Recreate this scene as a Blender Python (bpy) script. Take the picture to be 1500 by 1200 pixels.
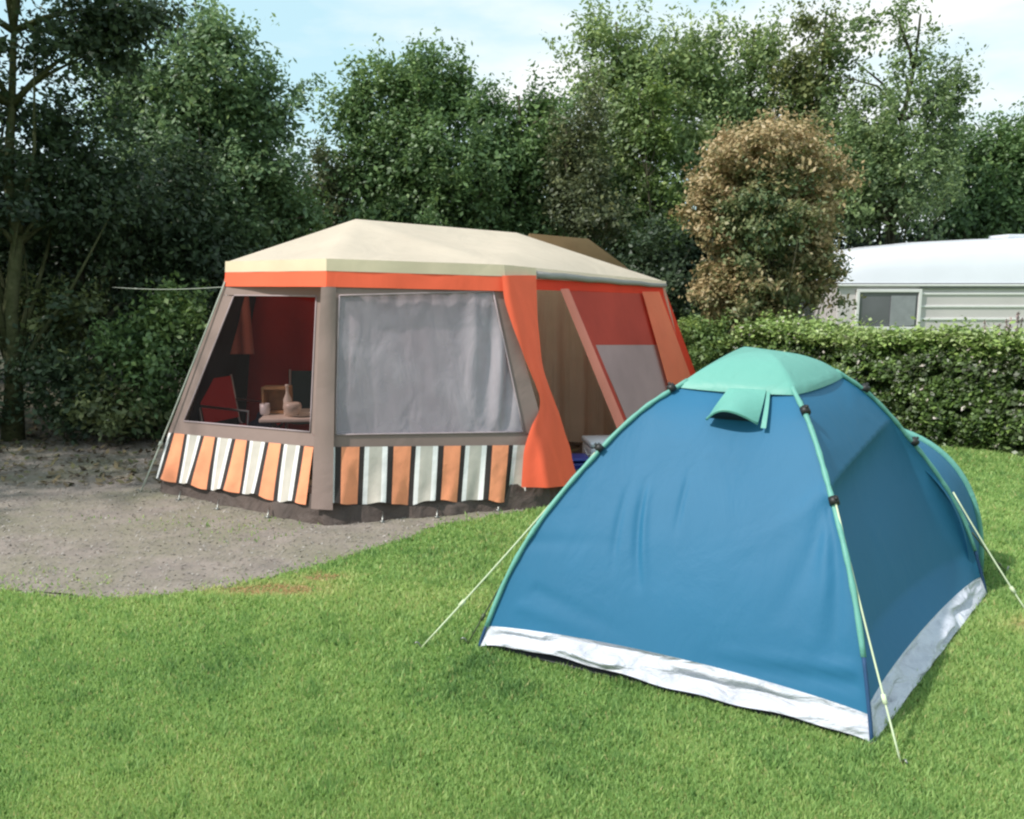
import bpy, bmesh, math, random
import numpy as np
from mathutils import Vector, Matrix
R = math.radians
C = bpy.context.scene.collection
SC = bpy.context.scene
for o in list(bpy.data.objects): bpy.data.objects.remove(o)

# ---------------------------------------------------------------- camera
F = 1250.0; CAMH = 1.7; PITCH = math.atan(190/1250)
cd = bpy.data.cameras.new('camera'); cam = bpy.data.objects.new('camera', cd); C.objects.link(cam)
cd.sensor_width = 36; cd.lens = 36*F/1500; cd.clip_end = 3000; cd.clip_start = .05
cam.location = (0, 0, CAMH); cam.rotation_euler = (math.pi/2-PITCH, 0, 0)
SC.camera = cam
# ---------------------------------------------------------------- light
SUN_EL = 47.0; SUN_AX, SUN_AY = -.89, -.45        # horizontal direction towards the sun
SUN_STR = 3.9; SKY_STR = .13; EXPO = .26
w = bpy.data.worlds.new('World'); SC.world = w; w.use_nodes = True
nt = w.node_tree; nt.nodes.clear()
def nd(nt, t, **k):
    n = nt.nodes.new(t)
    for a, b in k.items(): setattr(n, a, b)
    return n
L_ = nt.links.new
sky = nd(nt, 'ShaderNodeTexSky', sky_type='NISHITA', sun_disc=False)
sky.sun_elevation = R(SUN_EL); sky.sun_rotation = math.atan2(SUN_AX, SUN_AY)
sky.air_density = 1.0; sky.dust_density = 1.2; sky.ozone_density = 1.0
tc = nd(nt, 'ShaderNodeTexCoord'); mp = nd(nt, 'ShaderNodeMapping'); mp.inputs['Scale'].default_value = (1.3, 1.0, 4.2)
mp.inputs['Location'].default_value = (.35, .2, .55)
nz = nd(nt, 'ShaderNodeTexNoise'); nz.inputs['Scale'].default_value = 2.1; nz.inputs['Detail'].default_value = 7; nz.inputs['Roughness'].default_value = .52
rp = nd(nt, 'ShaderNodeValToRGB'); rp.color_ramp.elements[0].position = .42; rp.color_ramp.elements[0].color = (.0, .0, .0, 1); rp.color_ramp.elements[1].position = .63
rp.color_ramp.elements[1].color = (1, 1, 1, 1)
mx = nd(nt, 'ShaderNodeMixRGB'); mx.inputs[2].default_value = (6.9, 7.1, 7.1, 1)
hz = nd(nt, 'ShaderNodeMixRGB'); hz.inputs[0].default_value = .8; hz.inputs[2].default_value = (4.3, 6.35, 6.9, 1)
bg = nd(nt, 'ShaderNodeBackground'); bg.inputs['Strength'].default_value = SKY_STR
wo = nd(nt, 'ShaderNodeOutputWorld')
L_(tc.outputs['Generated'], mp.inputs[0]); L_(mp.outputs[0], nz.inputs['Vector']); L_(nz.outputs[0], rp.inputs[0])
L_(rp.outputs[0], mx.inputs[0]); L_(sky.outputs[0], hz.inputs[1]); L_(hz.outputs[0], mx.inputs[1]); L_(mx.outputs[0], bg.inputs[0]); L_(bg.outputs[0], wo.inputs[0])
sl = bpy.data.lights.new('sun', 'SUN'); sun = bpy.data.objects.new('sun', sl); C.objects.link(sun)
sl.energy = SUN_STR; sl.angle = R(1.2); sl.color = (1, .96, .91)
ce = math.cos(R(SUN_EL)); hl = math.hypot(SUN_AX, SUN_AY)
sdir = Vector((SUN_AX/hl*ce, SUN_AY/hl*ce, math.sin(R(SUN_EL))))
sun.rotation_euler = sdir.to_track_quat('Z', 'Y').to_euler(); sun.location = sdir*30
vs = SC.view_settings; vs.view_transform = 'Standard'; vs.look = 'None'; vs.exposure = EXPO; vs.gamma = 1
SC.render.engine = 'CYCLES'; SC.cycles.use_denoising = True; SC.cycles.filter_width = 2.3
SC.cycles.max_bounces = 8; SC.cycles.transparent_max_bounces = 16; SC.cycles.diffuse_bounces = 4

# ---------------------------------------------------------------- measuring helpers (photo pixel + known distance/height -> metres)
def ray(px, py):
    u = (px-750)/F; v = (py-600)/F
    return Vector((u, math.cos(PITCH)-v*math.sin(PITCH), -v*math.cos(PITCH)-math.sin(PITCH)))
EYE = Vector((0, 0, CAMH))
def gz(px, py, z=0.0):
    r = ray(px, py); return EYE+r*((z-CAMH)/r.z)
def gy(px, py, y):
    r = ray(px, py); return EYE+r*(y/r.y)
class Plane:
    def __init__(s, a, b, c):
        s.a = Vector(a); s.n = (Vector(b)-s.a).cross(Vector(c)-s.a).normalized()
        if s.n.dot(EYE-s.a) < 0: s.n = -s.n
    def hit(s, px, py, off=0.0):
        r = ray(px, py); t = s.n.dot(s.a-EYE)/s.n.dot(r); return EYE+r*t+s.n*off

# ---------------------------------------------------------------- object helpers
def tag(o, label=None, cat=None, group=None, kind=None):
    if label: o['label'] = label
    if cat: o['category'] = cat
    if group: o['group'] = group
    if kind: o['kind'] = kind
    return o
def empty(name, loc, label=None, cat=None, group=None):
    o = bpy.data.objects.new(name, None); C.objects.link(o); o.location = loc; o.empty_display_size = .1
    return tag(o, label, cat, group)
def link(name, me, mats, parent=None, smooth=True):
    """coordinates are world coordinates; parent keeps them in place"""
    me.name = name
    for m in (mats if isinstance(mats, (list, tuple)) else [mats]): me.materials.append(m)
    o = bpy.data.objects.new(name, me); C.objects.link(o)
    if smooth:
        me.polygons.foreach_set('use_smooth', [True]*len(me.polygons))
    if parent:
        o.parent = parent
        pl = Vector((0, 0, 0)); q = parent
        while q: pl += q.location; q = q.parent
        me.transform(Matrix.Translation(-pl))
    return o
def mesh(vs, fs):
    me = bpy.data.meshes.new('m'); me.from_pydata([tuple(v) for v in vs], [], fs); me.update(); return me
class MB:
    def __init__(s): s.v = []; s.f = []; s.mi = []; s.uv = []
    def add(s, vs, fs, mi=0):
        b = len(s.v); s.v += [Vector(v) for v in vs]
        for f in fs: s.f.append(tuple(i+b for i in f)); s.mi.append(mi)
    def patch(s, a, b, c, d, n=8, m=8, mi=0, disp=None):
        """a top-left, b top-right, c bottom-right, d bottom-left"""
        a, b, c, d = map(Vector, (a, b, c, d)); vs = []
        nn = (b-a).cross(d-a).normalized()
        if nn.dot(EYE-a) < 0: nn = -nn
        for j in range(m+1):
            t = j/m
            for i in range(n+1):
                u = i/n; p = a.lerp(b, u).lerp(d.lerp(c, u), t)
                if disp: p = p+nn*disp(u, t)
                vs.append(p)
        fs = [(j*(n+1)+i, j*(n+1)+i+1, (j+1)*(n+1)+i+1, (j+1)*(n+1)+i) for j in range(m) for i in range(n)]
        s.add(vs, fs, mi)
        return vs
    def tube(s, pts, r, k=8, mi=0, cap=True):
        pts = [Vector(p) for p in pts]; n = len(pts); rr = r if isinstance(r, (list, tuple)) else [r]*n
        vs = []; up = Vector((0, 0, 1)); px = None
        for i, p in enumerate(pts):
            d = (pts[min(i+1, n-1)]-pts[max(i-1, 0)]).normalized()
            if px is None:
                px = d.cross(up if abs(d.z) < .95 else Vector((1, 0, 0))).normalized()
            else: px = (px-d*px.dot(d)).normalized()
            py = d.cross(px)
            for q in range(k):
                a = 2*math.pi*q/k; vs.append(p+(px*math.cos(a)+py*math.sin(a))*rr[i])
        fs = [(i*k+q, i*k+(q+1) % k, (i+1)*k+(q+1) % k, (i+1)*k+q) for i in range(n-1) for q in range(k)]
        if cap: fs += [tuple(range(k))[::-1], tuple(range((n-1)*k, n*k))]
        s.add(vs, fs, mi)
    def box(s, c, size, rz=0, mi=0, bevel=0.0, tilt=None):
        bm = bmesh.new(); bmesh.ops.create_cube(bm, size=1)
        bmesh.ops.scale(bm, vec=size, verts=bm.verts)
        if bevel: bmesh.ops.bevel(bm, geom=bm.edges, offset=bevel, segments=2, profile=.6, affect='EDGES')
        M = Matrix.Translation(c) @ Matrix.Rotation(rz, 4, 'Z')
        if tilt is not None: M = M @ Matrix.Rotation(tilt[1], 4, tilt[0])
        bmesh.ops.transform(bm, matrix=M, verts=bm.verts)
        bm.verts.index_update()
        s.add([v.co.copy() for v in bm.verts], [tuple(v.index for v in f.verts) for f in bm.faces], mi); bm.free()
    def lathe(s, c, prof, k=16, mi=0):
        c = Vector(c); vs = []
        for r, z in prof:
            for q in range(k):
                a = 2*math.pi*q/k; vs.append(c+Vector((r*math.cos(a), r*math.sin(a), z)))
        n = len(prof)
        fs = [(i*k+q, i*k+(q+1) % k, (i+1)*k+(q+1) % k, (i+1)*k+q) for i in range(n-1) for q in range(k)]
        fs += [tuple(range(k))[::-1], tuple(range((n-1)*k, n*k))]
        s.add(vs, fs, mi)
    def build(s, name, mats, parent=None, smooth=True, weld=0):
        me = mesh(s.v, s.f); me.polygons.foreach_set('material_index', s.mi)
        o = link(name, me, mats, parent, smooth)
        if weld:
            bm = bmesh.new(); bm.from_mesh(me); bmesh.ops.remove_doubles(bm, verts=bm.verts, dist=weld); bm.to_mesh(me); bm.free()
        return o

# ---------------------------------------------------------------- materials
def lin(r, g, b):
    f = lambda c: ((c/255+.055)/1.055)**2.4 if c > 10 else c/255/12.92
    return (f(r), f(g), f(b), 1)
def newmat(name):
    m = bpy.data.materials.new(name); m.use_nodes = True; m.node_tree.nodes.clear()
    return m, m.node_tree, m.node_tree.links.new
def fabric(name, col, trans=.25, rough=.65, wr=.35, wscale=3.0, stretch=(1, 1, 1), var=.12, weave=True, spec=.35, dirt=None, wdist=.05):
    m, t, L = newmat(name)
    out = nd(t, 'ShaderNodeOutputMaterial'); pb = nd(t, 'ShaderNodeBsdfPrincipled'); tr = nd(t, 'ShaderNodeBsdfTranslucent'); ms = nd(t, 'ShaderNodeMixShader')
    tcn = nd(t, 'ShaderNodeTexCoord'); mpn = nd(t, 'ShaderNodeMapping'); mpn.inputs['Scale'].default_value = stretch
    L(tcn.outputs['Object'], mpn.inputs[0])
    n1 = nd(t, 'ShaderNodeTexNoise'); n1.inputs['Scale'].default_value = wscale; n1.inputs['Detail'].default_value = 5; n1.inputs['Distortion'].default_value = .6
    L(mpn.outputs[0], n1.inputs['Vector'])
    n2 = nd(t, 'ShaderNodeTexNoise'); n2.inputs['Scale'].default_value = 1.7; n2.inputs['Detail'].default_value = 4
    L(tcn.outputs['Object'], n2.inputs['Vector'])
    rg = nd(t, 'ShaderNodeMapRange'); rg.inputs[1].default_value = .3; rg.inputs[2].default_value = .7; rg.inputs[3].default_value = 1-var; rg.inputs[4].default_value = 1+var
    L(n2.outputs[0], rg.inputs[0])
    mu = nd(t, 'ShaderNodeVectorMath', operation='SCALE'); mu.inputs[0].default_value = col[:3]; L(rg.outputs[0], mu.inputs['Scale'])
    csrc = mu.outputs[0]
    if dirt:
        n3 = nd(t, 'ShaderNodeTexNoise'); n3.inputs['Scale'].default_value = 9; n3.inputs['Detail'].default_value = 8; n3.inputs['Roughness'].default_value = .7
        L(tcn.outputs['Object'], n3.inputs['Vector'])
        r3 = nd(t, 'ShaderNodeMapRange'); r3.inputs[1].default_value = .5; r3.inputs[2].default_value = .75; r3.inputs[4].default_value = dirt[1]
        L(n3.outputs[0], r3.inputs[0])
        mm = nd(t, 'ShaderNodeMixRGB'); mm.inputs[2].default_value = dirt[0]; L(r3.outputs[0], mm.inputs[0]); L(csrc, mm.inputs[1]); csrc = mm.outputs[0]
    bp = nd(t, 'ShaderNodeBump'); bp.inputs['Strength'].default_value = wr; bp.inputs['Distance'].default_value = wdist
    L(n1.outputs[0], bp.inputs['Height'])
    L(csrc, pb.inputs['Base Color']); L(csrc, tr.inputs['Color'])
    pb.inputs['Roughness'].default_value = rough; pb.inputs['Specular IOR Level'].default_value = spec
    L(bp.outputs[0], pb.inputs['Normal']); L(bp.outputs[0], tr.inputs['Normal'])
    ms.inputs[0].default_value = trans
    L(pb.outputs[0], ms.inputs[1]); L(tr.outputs[0], ms.inputs[2]); L(ms.outputs[0], out.inputs[0])
    return m
def plain(name, col, rough=.5, metal=0, var=.1, scale=8, bump=.1, spec=.5):
    m, t, L = newmat(name)
    out = nd(t, 'ShaderNodeOutputMaterial'); pb = nd(t, 'ShaderNodeBsdfPrincipled')
    tcn = nd(t, 'ShaderNodeTexCoord'); n2 = nd(t, 'ShaderNodeTexNoise'); n2.inputs['Scale'].default_value = scale; n2.inputs['Detail'].default_value = 6
    L(tcn.outputs['Object'], n2.inputs['Vector'])
    rg = nd(t, 'ShaderNodeMapRange'); rg.inputs[1].default_value = .3; rg.inputs[2].default_value = .7; rg.inputs[3].default_value = 1-var; rg.inputs[4].default_value = 1+var
    L(n2.outputs[0], rg.inputs[0])
    mu = nd(t, 'ShaderNodeVectorMath', operation='SCALE'); mu.inputs[0].default_value = col[:3]; L(rg.outputs[0], mu.inputs['Scale'])
    L(mu.outputs[0], pb.inputs['Base Color'])
    bp = nd(t, 'ShaderNodeBump'); bp.inputs['Strength'].default_value = bump; bp.inputs['Distance'].default_value = .02
    L(n2.outputs[0], bp.inputs['Height']); L(bp.outputs[0], pb.inputs['Normal'])
    pb.inputs['Roughness'].default_value = rough; pb.inputs['Metallic'].default_value = metal; pb.inputs['Specular IOR Level'].default_value = spec
    L(pb.outputs[0], out.inputs[0])
    return m
def film(name, tint, alpha, rough=.12, bump=.25, scale=4, stretch=(1, 1, 1), milk=(.6, .6, .63, 1)):
    """thin clear plastic: see-through + a milky share + sky gloss"""
    m, t, L = newmat(name)
    out = nd(t, 'ShaderNodeOutputMaterial'); tp = nd(t, 'ShaderNodeBsdfTransparent'); tp.inputs[0].default_value = tint
    pb = nd(t, 'ShaderNodeBsdfPrincipled'); pb.inputs['Base Color'].default_value = milk; pb.inputs['Roughness'].default_value = rough; pb.inputs['Specular IOR Level'].default_value = .6
    tcn = nd(t, 'ShaderNodeTexCoord'); mpn = nd(t, 'ShaderNodeMapping'); mpn.inputs['Scale'].default_value = stretch
    L(tcn.outputs['Object'], mpn.inputs[0])
    n1 = nd(t, 'ShaderNodeTexNoise'); n1.inputs['Scale'].default_value = scale; n1.inputs['Detail'].default_value = 3; n1.inputs['Distortion'].default_value = .8
    L(mpn.outputs[0], n1.inputs['Vector'])
    bp = nd(t, 'ShaderNodeBump'); bp.inputs['Strength'].default_value = bump; bp.inputs['Distance'].default_value = .05
    L(n1.outputs[0], bp.inputs['Height']); L(bp.outputs[0], pb.inputs['Normal'])
    ms = nd(t, 'ShaderNodeMixShader'); ms.inputs[0].default_value = alpha
    if alpha > .2:
        n5 = nd(t, 'ShaderNodeTexNoise'); n5.inputs['Scale'].default_value = 1.3; n5.inputs['Detail'].default_value = 4; L(tcn.outputs['Object'], n5.inputs['Vector'])
        r5 = nd(t, 'ShaderNodeMapRange'); r5.inputs[1].default_value = .35; r5.inputs[2].default_value = .65; r5.inputs[3].default_value = alpha*.45; r5.inputs[4].default_value = alpha*1.5; L(n5.outputs[0], r5.inputs[0]); L(r5.outputs[0], ms.inputs[0])
    L(tp.outputs[0], ms.inputs[1]); L(pb.outputs[0], ms.inputs[2]); L(ms.outputs[0], out.inputs[0])
    return m
def foliage(name, cols, trans=.3, rough=.5):
    m, t, L = newmat(name)
    out = nd(t, 'ShaderNodeOutputMaterial'); pb = nd(t, 'ShaderNodeBsdfPrincipled'); tr = nd(t, 'ShaderNodeBsdfTranslucent'); ms = nd(t, 'ShaderNodeMixShader')
    at = nd(t, 'ShaderNodeAttribute'); at.attribute_name = 'tint'
    cr = nd(t, 'ShaderNodeValToRGB'); el = cr.color_ramp.elements
    n = len(cols)
    el[0].position = 0; el[0].color = cols[0]; el[1].position = 1; el[1].color = cols[-1]
    for i in range(1, n-1):
        e = el.new(i/(n-1)); e.color = cols[i]
    L(at.outputs['Fac'], cr.inputs[0]); L(cr.outputs[0], pb.inputs['Base Color'])
    hs = nd(t, 'ShaderNodeHueSaturation'); hs.inputs['Value'].default_value = 1.3; hs.inputs['Hue'].default_value = .49; L(cr.outputs[0], hs.inputs['Color']); L(hs.outputs[0], tr.inputs[0])
    pb.inputs['Roughness'].default_value = rough; pb.inputs['Specular IOR Level'].default_value = .45
    ms.inputs[0].default_value = trans; L(pb.outputs[0], ms.inputs[1]); L(tr.outputs[0], ms.inputs[2]); L(ms.outputs[0], out.inputs[0])
    return m
def ramp3(name, c1, c2, c3, s1, s2, bump=.4, bscale=60, rough=.9, dist=.02):
    m, t, L = newmat(name)
    out = nd(t, 'ShaderNodeOutputMaterial'); pb = nd(t, 'ShaderNodeBsdfPrincipled'); tcn = nd(t, 'ShaderNodeTexCoord')
    a = nd(t, 'ShaderNodeTexNoise'); a.inputs['Scale'].default_value = s1; a.inputs['Detail'].default_value = 8; a.inputs['Roughness'].default_value = .62
    b = nd(t, 'ShaderNodeTexNoise'); b.inputs['Scale'].default_value = s2; b.inputs['Detail'].default_value = 6; b.inputs['Roughness'].default_value = .7
    for q in (a, b): L(tcn.outputs['Object'], q.inputs['Vector'])
    r1 = nd(t, 'ShaderNodeValToRGB'); r1.color_ramp.elements[0].position = .35; r1.color_ramp.elements[1].position = .68
    r1.color_ramp.elements[0].color = c1; r1.color_ramp.elements[1].color = c2
    r2 = nd(t, 'ShaderNodeMapRange'); r2.inputs[1].default_value = .42; r2.inputs[2].default_value = .72
    mm = nd(t, 'ShaderNodeMixRGB'); mm.inputs[2].default_value = c3
    L(a.outputs[0], r1.inputs[0]); L(b.outputs[0], r2.inputs[0]); L(r2.outputs[0], mm.inputs[0]); L(r1.outputs[0], mm.inputs[1]); L(mm.outputs[0], pb.inputs['Base Color'])
    g = nd(t, 'ShaderNodeTexNoise'); g.inputs['Scale'].default_value = bscale; g.inputs['Detail'].default_value = 5; L(tcn.outputs['Object'], g.inputs['Vector'])
    bp = nd(t, 'ShaderNodeBump'); bp.inputs['Strength'].default_value = bump; bp.inputs['Distance'].default_value = dist; L(g.outputs[0], bp.inputs['Height']); L(bp.outputs[0], pb.inputs['Normal'])
    pb.inputs['Roughness'].default_value = rough; pb.inputs['Specular IOR Level'].default_value = .2; L(pb.outputs[0], out.inputs[0])
    return m

# ================================================================ SETTING
GB = [(-400, 850), (-200, 858), (0, 868), (80, 874), (150, 878), (230, 874), (300, 865), (380, 850), (450, 832), (520, 812), (600, 787), (650, 768), (720, 757), (790, 745)]
gpts = [gz(x, y) for x, y in GB]
gravel_poly = [(-30, 4.6)]+[(p.x, p.y) for p in gpts]+[(.62, 7.0), (1.2, 8.0), (2.1, 9.4), (2.3, 12.0), (-1, 12.6), (-30, 13)]
def inpoly(x, y, poly):
    ins = np.zeros(x.shape, bool); n = len(poly)
    for i in range(n):
        x1, y1 = poly[i]; x2, y2 = poly[(i+1) % n]
        c = ((y1 > y) != (y2 > y)) & (x < (x2-x1)*(y-y1)/((y2-y1) or 1e-9)+x1)
        ins ^= c
    return ins
m_ground = ramp3('lawn soil', (.10, .18, .04, 1), (.15, .25, .06, 1), (.20, .20, .08, 1), 3, 1.4, bump=.5)
link('ground', mesh([(-600, -600, 0), (600, -600, 0), (600, 900, 0), (-600, 900, 0)], [(0, 1, 2, 3)]), m_ground, smooth=False)['kind'] = 'structure'
m_gravel = ramp3('sandy gravel', (.20, .17, .15, 1), (.30, .25, .22, 1), (.20, .19, .125, 1), 5, 1.1, bump=.5, bscale=30)
def ragged(pts, amp, seed):
    rnd = random.Random(seed); o = []
    for i in range(len(pts)-1):
        a, b = pts[i], pts[i+1]
        for k in range(8):
            t = k/8; o.append((a[0]+(b[0]-a[0])*t+rnd.uniform(-amp, amp), a[1]+(b[1]-a[1])*t+rnd.uniform(-amp, amp)))
    return o+[pts[-1]]
gpoly = ragged(gravel_poly, .04, 3)
link('gravel_path', mesh([(x, y, .004) for x, y in gpoly], [tuple(range(len(gpoly)))]), m_gravel, smooth=False)['kind'] = 'structure'
m_litter = ramp3('leaf litter', (.05, .04, .03, 1), (.10, .08, .055, 1), (.05, .06, .025, 1), 9, 2, bump=1, bscale=30)
lit = ragged([(-30, 8.3), (-9, 8.6), (-6.2, 9.0), (-4.6, 9.1), (-3.4, 8.9), (-3.0, 9.2), (-1, 11), (1.5, 12.2), (4, 13), (5.5, 15.8), (30, 16), (30, 60), (-30, 60)], .3, 8)
link('forest_floor', mesh([(x, y, .008) for x, y in lit], [tuple(range(len(lit)))]), m_litter, smooth=False)['kind'] = 'structure'

# ---------------------------------------------------------------- blue tent frame numbers (needed for the grass too)
TL, TN, TR = gz(705, 950), gz(1275, 1092), gz(1442, 872)
TF = TL+TR-TN; TC = (TL+TR)/2
PROF = [(0, 1.345), (.12, 1.322), (.22, 1.27), (.3, 1.205), (.42, 1.11), (.52, 1.0), (.6, .89), (.7, .745), (.8, .575), (.88, .40), (.94, .225), (1.0, 0)]
ZADD = [0, 0, .025, .105]
def zadd(k, u, s): return (ZADD[k]*(1-u)+ZADD[(k+1) % 4]*u)*math.exp(-((s-.31)/.16)**2)
def zprof(s):
    # smooth (Catmull) interpolation of the pole arc
    P = PROF
    for i in range(len(P)-1):
        if s <= P[i+1][0]:
            x0, y0 = P[i]; x1, y1 = P[i+1]; t = (s-x0)/(x1-x0)
            m0 = ((y1-P[i-1][1])/(x1-P[i-1][0])) if i else 0.0
            m1 = ((P[i+2][1]-y0)/(P[i+2][0]-x0)) if i+2 < len(P) else (y1-y0)/(x1-x0)*1.2
            h = x1-x0; t2 = t*t; t3 = t2*t
            return (2*t3-3*t2+1)*y0+(t3-2*t2+t)*h*m0+(-2*t3+3*t2)*y1+(t3-t2)*h*m1
    return 0.0
BOT = .105        # where the blue ends and the white band starts
def s_of_z(z):
    lo, hi = 0, 1
    for _ in range(40):
        m = (lo+hi)/2
        if zprof(m) > z: lo = m
        else: hi = m
    return lo

# ---------------------------------------------------------------- grass
rng = np.random.default_rng(5)
def patchnoise(x, y, s, seed):
    r = np.random.default_rng(seed); o = 0
    for i in range(9):
        a = r.uniform(0, 6.28); f = s*r.uniform(.5, 2.2); o = o+np.sin((x*np.cos(a)+y*np.sin(a))*f+r.uniform(0, 6.28)+1.3*np.sin(x*f*.6+y*f*.4+i))
    return o/9*1.6
def add_tint(me, tint):
    a = me.attributes.new('tint', 'FLOAT', 'FACE'); a.data.foreach_set('value', np.clip(tint, 0, 1).astype(np.float32))
def polymesh(verts, k):
    n = len(verts)//k; me = bpy.data.meshes.new('m')
    me.vertices.add(len(verts)); me.vertices.foreach_set('co', verts.astype(np.float32).ravel())
    me.loops.add(n*k); me.loops.foreach_set('vertex_index', np.arange(n*k, dtype=np.int32))
    me.polygons.add(n); me.polygons.foreach_set('loop_start', (np.arange(n)*k).astype(np.int32)); me.update(calc_edges=True)
    return me
NB = 520000
u = rng.random(NB); ymin, ymax = 2.05, 11.5
yy = 1/(1/ymin+(1/ymax-1/ymin)*u)                         # denser where it is close
yy = yy*rng.uniform(.97, 1.03, NB)
xx = rng.uniform(-.66, .66, NB)*(yy+.3)
far = rng.random(NB) < .06
yy = np.where(far, rng.uniform(6.5, 10, NB), yy); xx = np.where(far, rng.uniform(1.5, 7.5, NB), xx)
keep = ~inpoly(xx, yy, gravel_poly)
edge_in = inpoly(xx+rng.normal(0, .07, NB), yy+rng.normal(0, .07, NB), gravel_poly)
keep |= inpoly(xx, yy, gravel_poly) & (patchnoise(xx, yy, 1.6, 9) > .35) & (rng.random(NB) < .05) & (yy < 6)
keep |= (edge_in == False) & (rng.random(NB) < .5)
tp = [(p.x, p.y) for p in [TC+(q-TC)*.985 for q in (TL, TN, TR, TF)]]
keep &= ~inpoly(xx, yy, tp)
xx, yy = xx[keep], yy[keep]; NB = len(xx)
pn = patchnoise(xx, yy, 1.5, 1); pn2 = patchnoise(xx, yy, 5, 2)
dead = np.exp(-(((xx+1.33)/.30)**2+((yy-4.52)/.085)**2))+.8*np.exp(-(((xx+1.08)/.16)**2+((yy-4.72)/.07)**2))+.6*np.exp(-(((xx-2.62)/.2)**2+((yy-4.0)/.14)**2))
h = (.014+.013*rng.random(NB))*(1+.25*pn)*(1+(yy-3)*.04)
clov = np.clip(patchnoise(xx, yy, 2.6, 31)*1.6-.35, 0, 1); spk = np.clip(patchnoise(xx, yy, 16, 33)*1.5-.2, 0, 1)
h *= np.where(dead > .35, .6, 1)*(1+.5*spk)*np.where(rng.random(NB) < .02, 1.7, 1)
wd = (.0032+.0026*rng.random(NB))*(.55+yy*.22)
a = rng.uniform(0, 6.28, NB); la = rng.uniform(0, 6.28, NB); ln = h*rng.uniform(.1, .8, NB)
V = np.zeros((NB, 3, 3)); ca, sa = np.cos(a)*wd, np.sin(a)*wd
V[:, 0, 0] = xx-ca; V[:, 0, 1] = yy-sa; V[:, 0, 2] = .001
V[:, 1, 0] = xx+ca; V[:, 1, 1] = yy+sa; V[:, 1, 2] = .001
V[:, 2, 0] = xx+np.cos(la)*ln; V[:, 2, 1] = yy+np.sin(la)*ln; V[:, 2, 2] = h
me = polymesh(V.reshape(-1, 3), 3)
band = np.exp(-((yy-4.35+.12*xx)/.28)**2)
tint = .37+.11*pn+.08*pn2+rng.normal(0, .12, NB)-.045*clov-.12*spk+.12*band
tint = np.where(rng.random(NB) < .03, .8, tint)
tint = np.clip(tint, 0, .82); tint = tint+(.95-tint)*np.clip(dead*1.7, 0, 1)*(rng.random(NB) < .85)
add_tint(me, tint)
m_grass = foliage('grass blades', [(.11, .22, .07, 1), (.26, .42, .13, 1), (.39, .52, .18, 1), (.52, .54, .23, 1), (.55, .36, .20, 1)], trans=.45, rough=.6)
tag(link('lawn_grass', me, m_grass, smooth=False), 'short green mown grass with a few dry tan patches', 'grass', kind='stuff')

# small stones and dead leaves on the gravel
def scatter_leaves(name, n, cx0, cx1, cy0, cy1, z, size, mat, label, poly=None, flat=.35, up=.02):
    x = rng.uniform(cx0, cx1, n); y = rng.uniform(cy0, cy1, n)
    if poly is not None:
        k = inpoly(x, y, poly); x, y = x[k], y[k]
    n = len(x); c = np.stack([x, y, np.full(n, z)+rng.random(n)*up], 1)
    a = rng.uniform(0, 6.28, n); s = size*rng.uniform(.5, 1.3, n)
    t1 = np.stack([np.cos(a), np.sin(a), rng.normal(0, flat, n)], 1)*s[:, None]
    t2 = np.stack([-np.sin(a), np.cos(a), rng.normal(0, flat, n)], 1)*(s*.5)[:, None]
    V = np.stack([c-t1, c+t2, c+t1, c-t2], 1).reshape(-1, 3)
    me = polymesh(V, 4); add_tint(me, rng.random(n))
    return tag(link(name, me, mat, smooth=False), label, 'ground cover', kind='stuff')
m_litleaf = foliage('dead leaves', [(.06, .045, .03, 1), (.14, .10, .06, 1), (.22, .17, .09, 1), (.07, .10, .03, 1)], trans=.1, rough=.8)
m_grit = foliage('grit', [(.18, .16, .14, 1), (.28, .25, .22, 1), (.38, .34, .31, 1)], trans=0, rough=.9)
scatter_leaves('gravel_grit', 26000, -6.5, .5, 4.3, 9, .006, .010, m_grit, 'fine grit and crumbs of soil on the bare pitch', gravel_poly, up=.004)
scatter_leaves('fallen_leaves', 6500, -9, 1, 6.9, 11, .012, .035, m_litleaf, 'fallen leaves and twigs lying in the shade under the trees', None)

# ================================================================ VEGETATION
m_bark = ramp3('bark', (.05, .045, .03, 1), (.12, .10, .07, 1), (.07, .09, .035, 1), 12, 3, bump=1, bscale=25)
def fol(name, base, k=1.2, **kw):
    b = np.array(base)
    f = lambda s, sh=(1, 1, 1): tuple((b*s*k*np.array(sh)).clip(0, 1))+(1,)
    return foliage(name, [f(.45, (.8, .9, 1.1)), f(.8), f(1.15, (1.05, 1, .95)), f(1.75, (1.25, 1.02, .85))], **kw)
M_dark = fol('dark leaves', (.045, .075, .036))
M_green = fol('green leaves', (.095, .165, .06))
M_blue = fol('blue green leaves', (.12, .195, .09))
M_lime = fol('lime leaves', (.115, .18, .055))
M_willow = fol('grey willow leaves', (.165, .235, .095))
M_olive = fol('olive leaves', (.12, .15, .06))
M_brown = foliage('russet leaves', [(.08, .13, .055, 1), (.20, .22, .095, 1), (.39, .29, .145, 1), (.50, .38, .21, 1)], trans=.25)
M_purple = fol('brownish leaves', (.085, .105, .05))
M_hedge = foliage('hedge leaves', [(.04, .05, .02, 1), (.06, .10, .025, 1), (.13, .21, .05, 1), (.31, .42, .12, 1), (.55, .47, .45, 1)], trans=.2, rough=.4)
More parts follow.
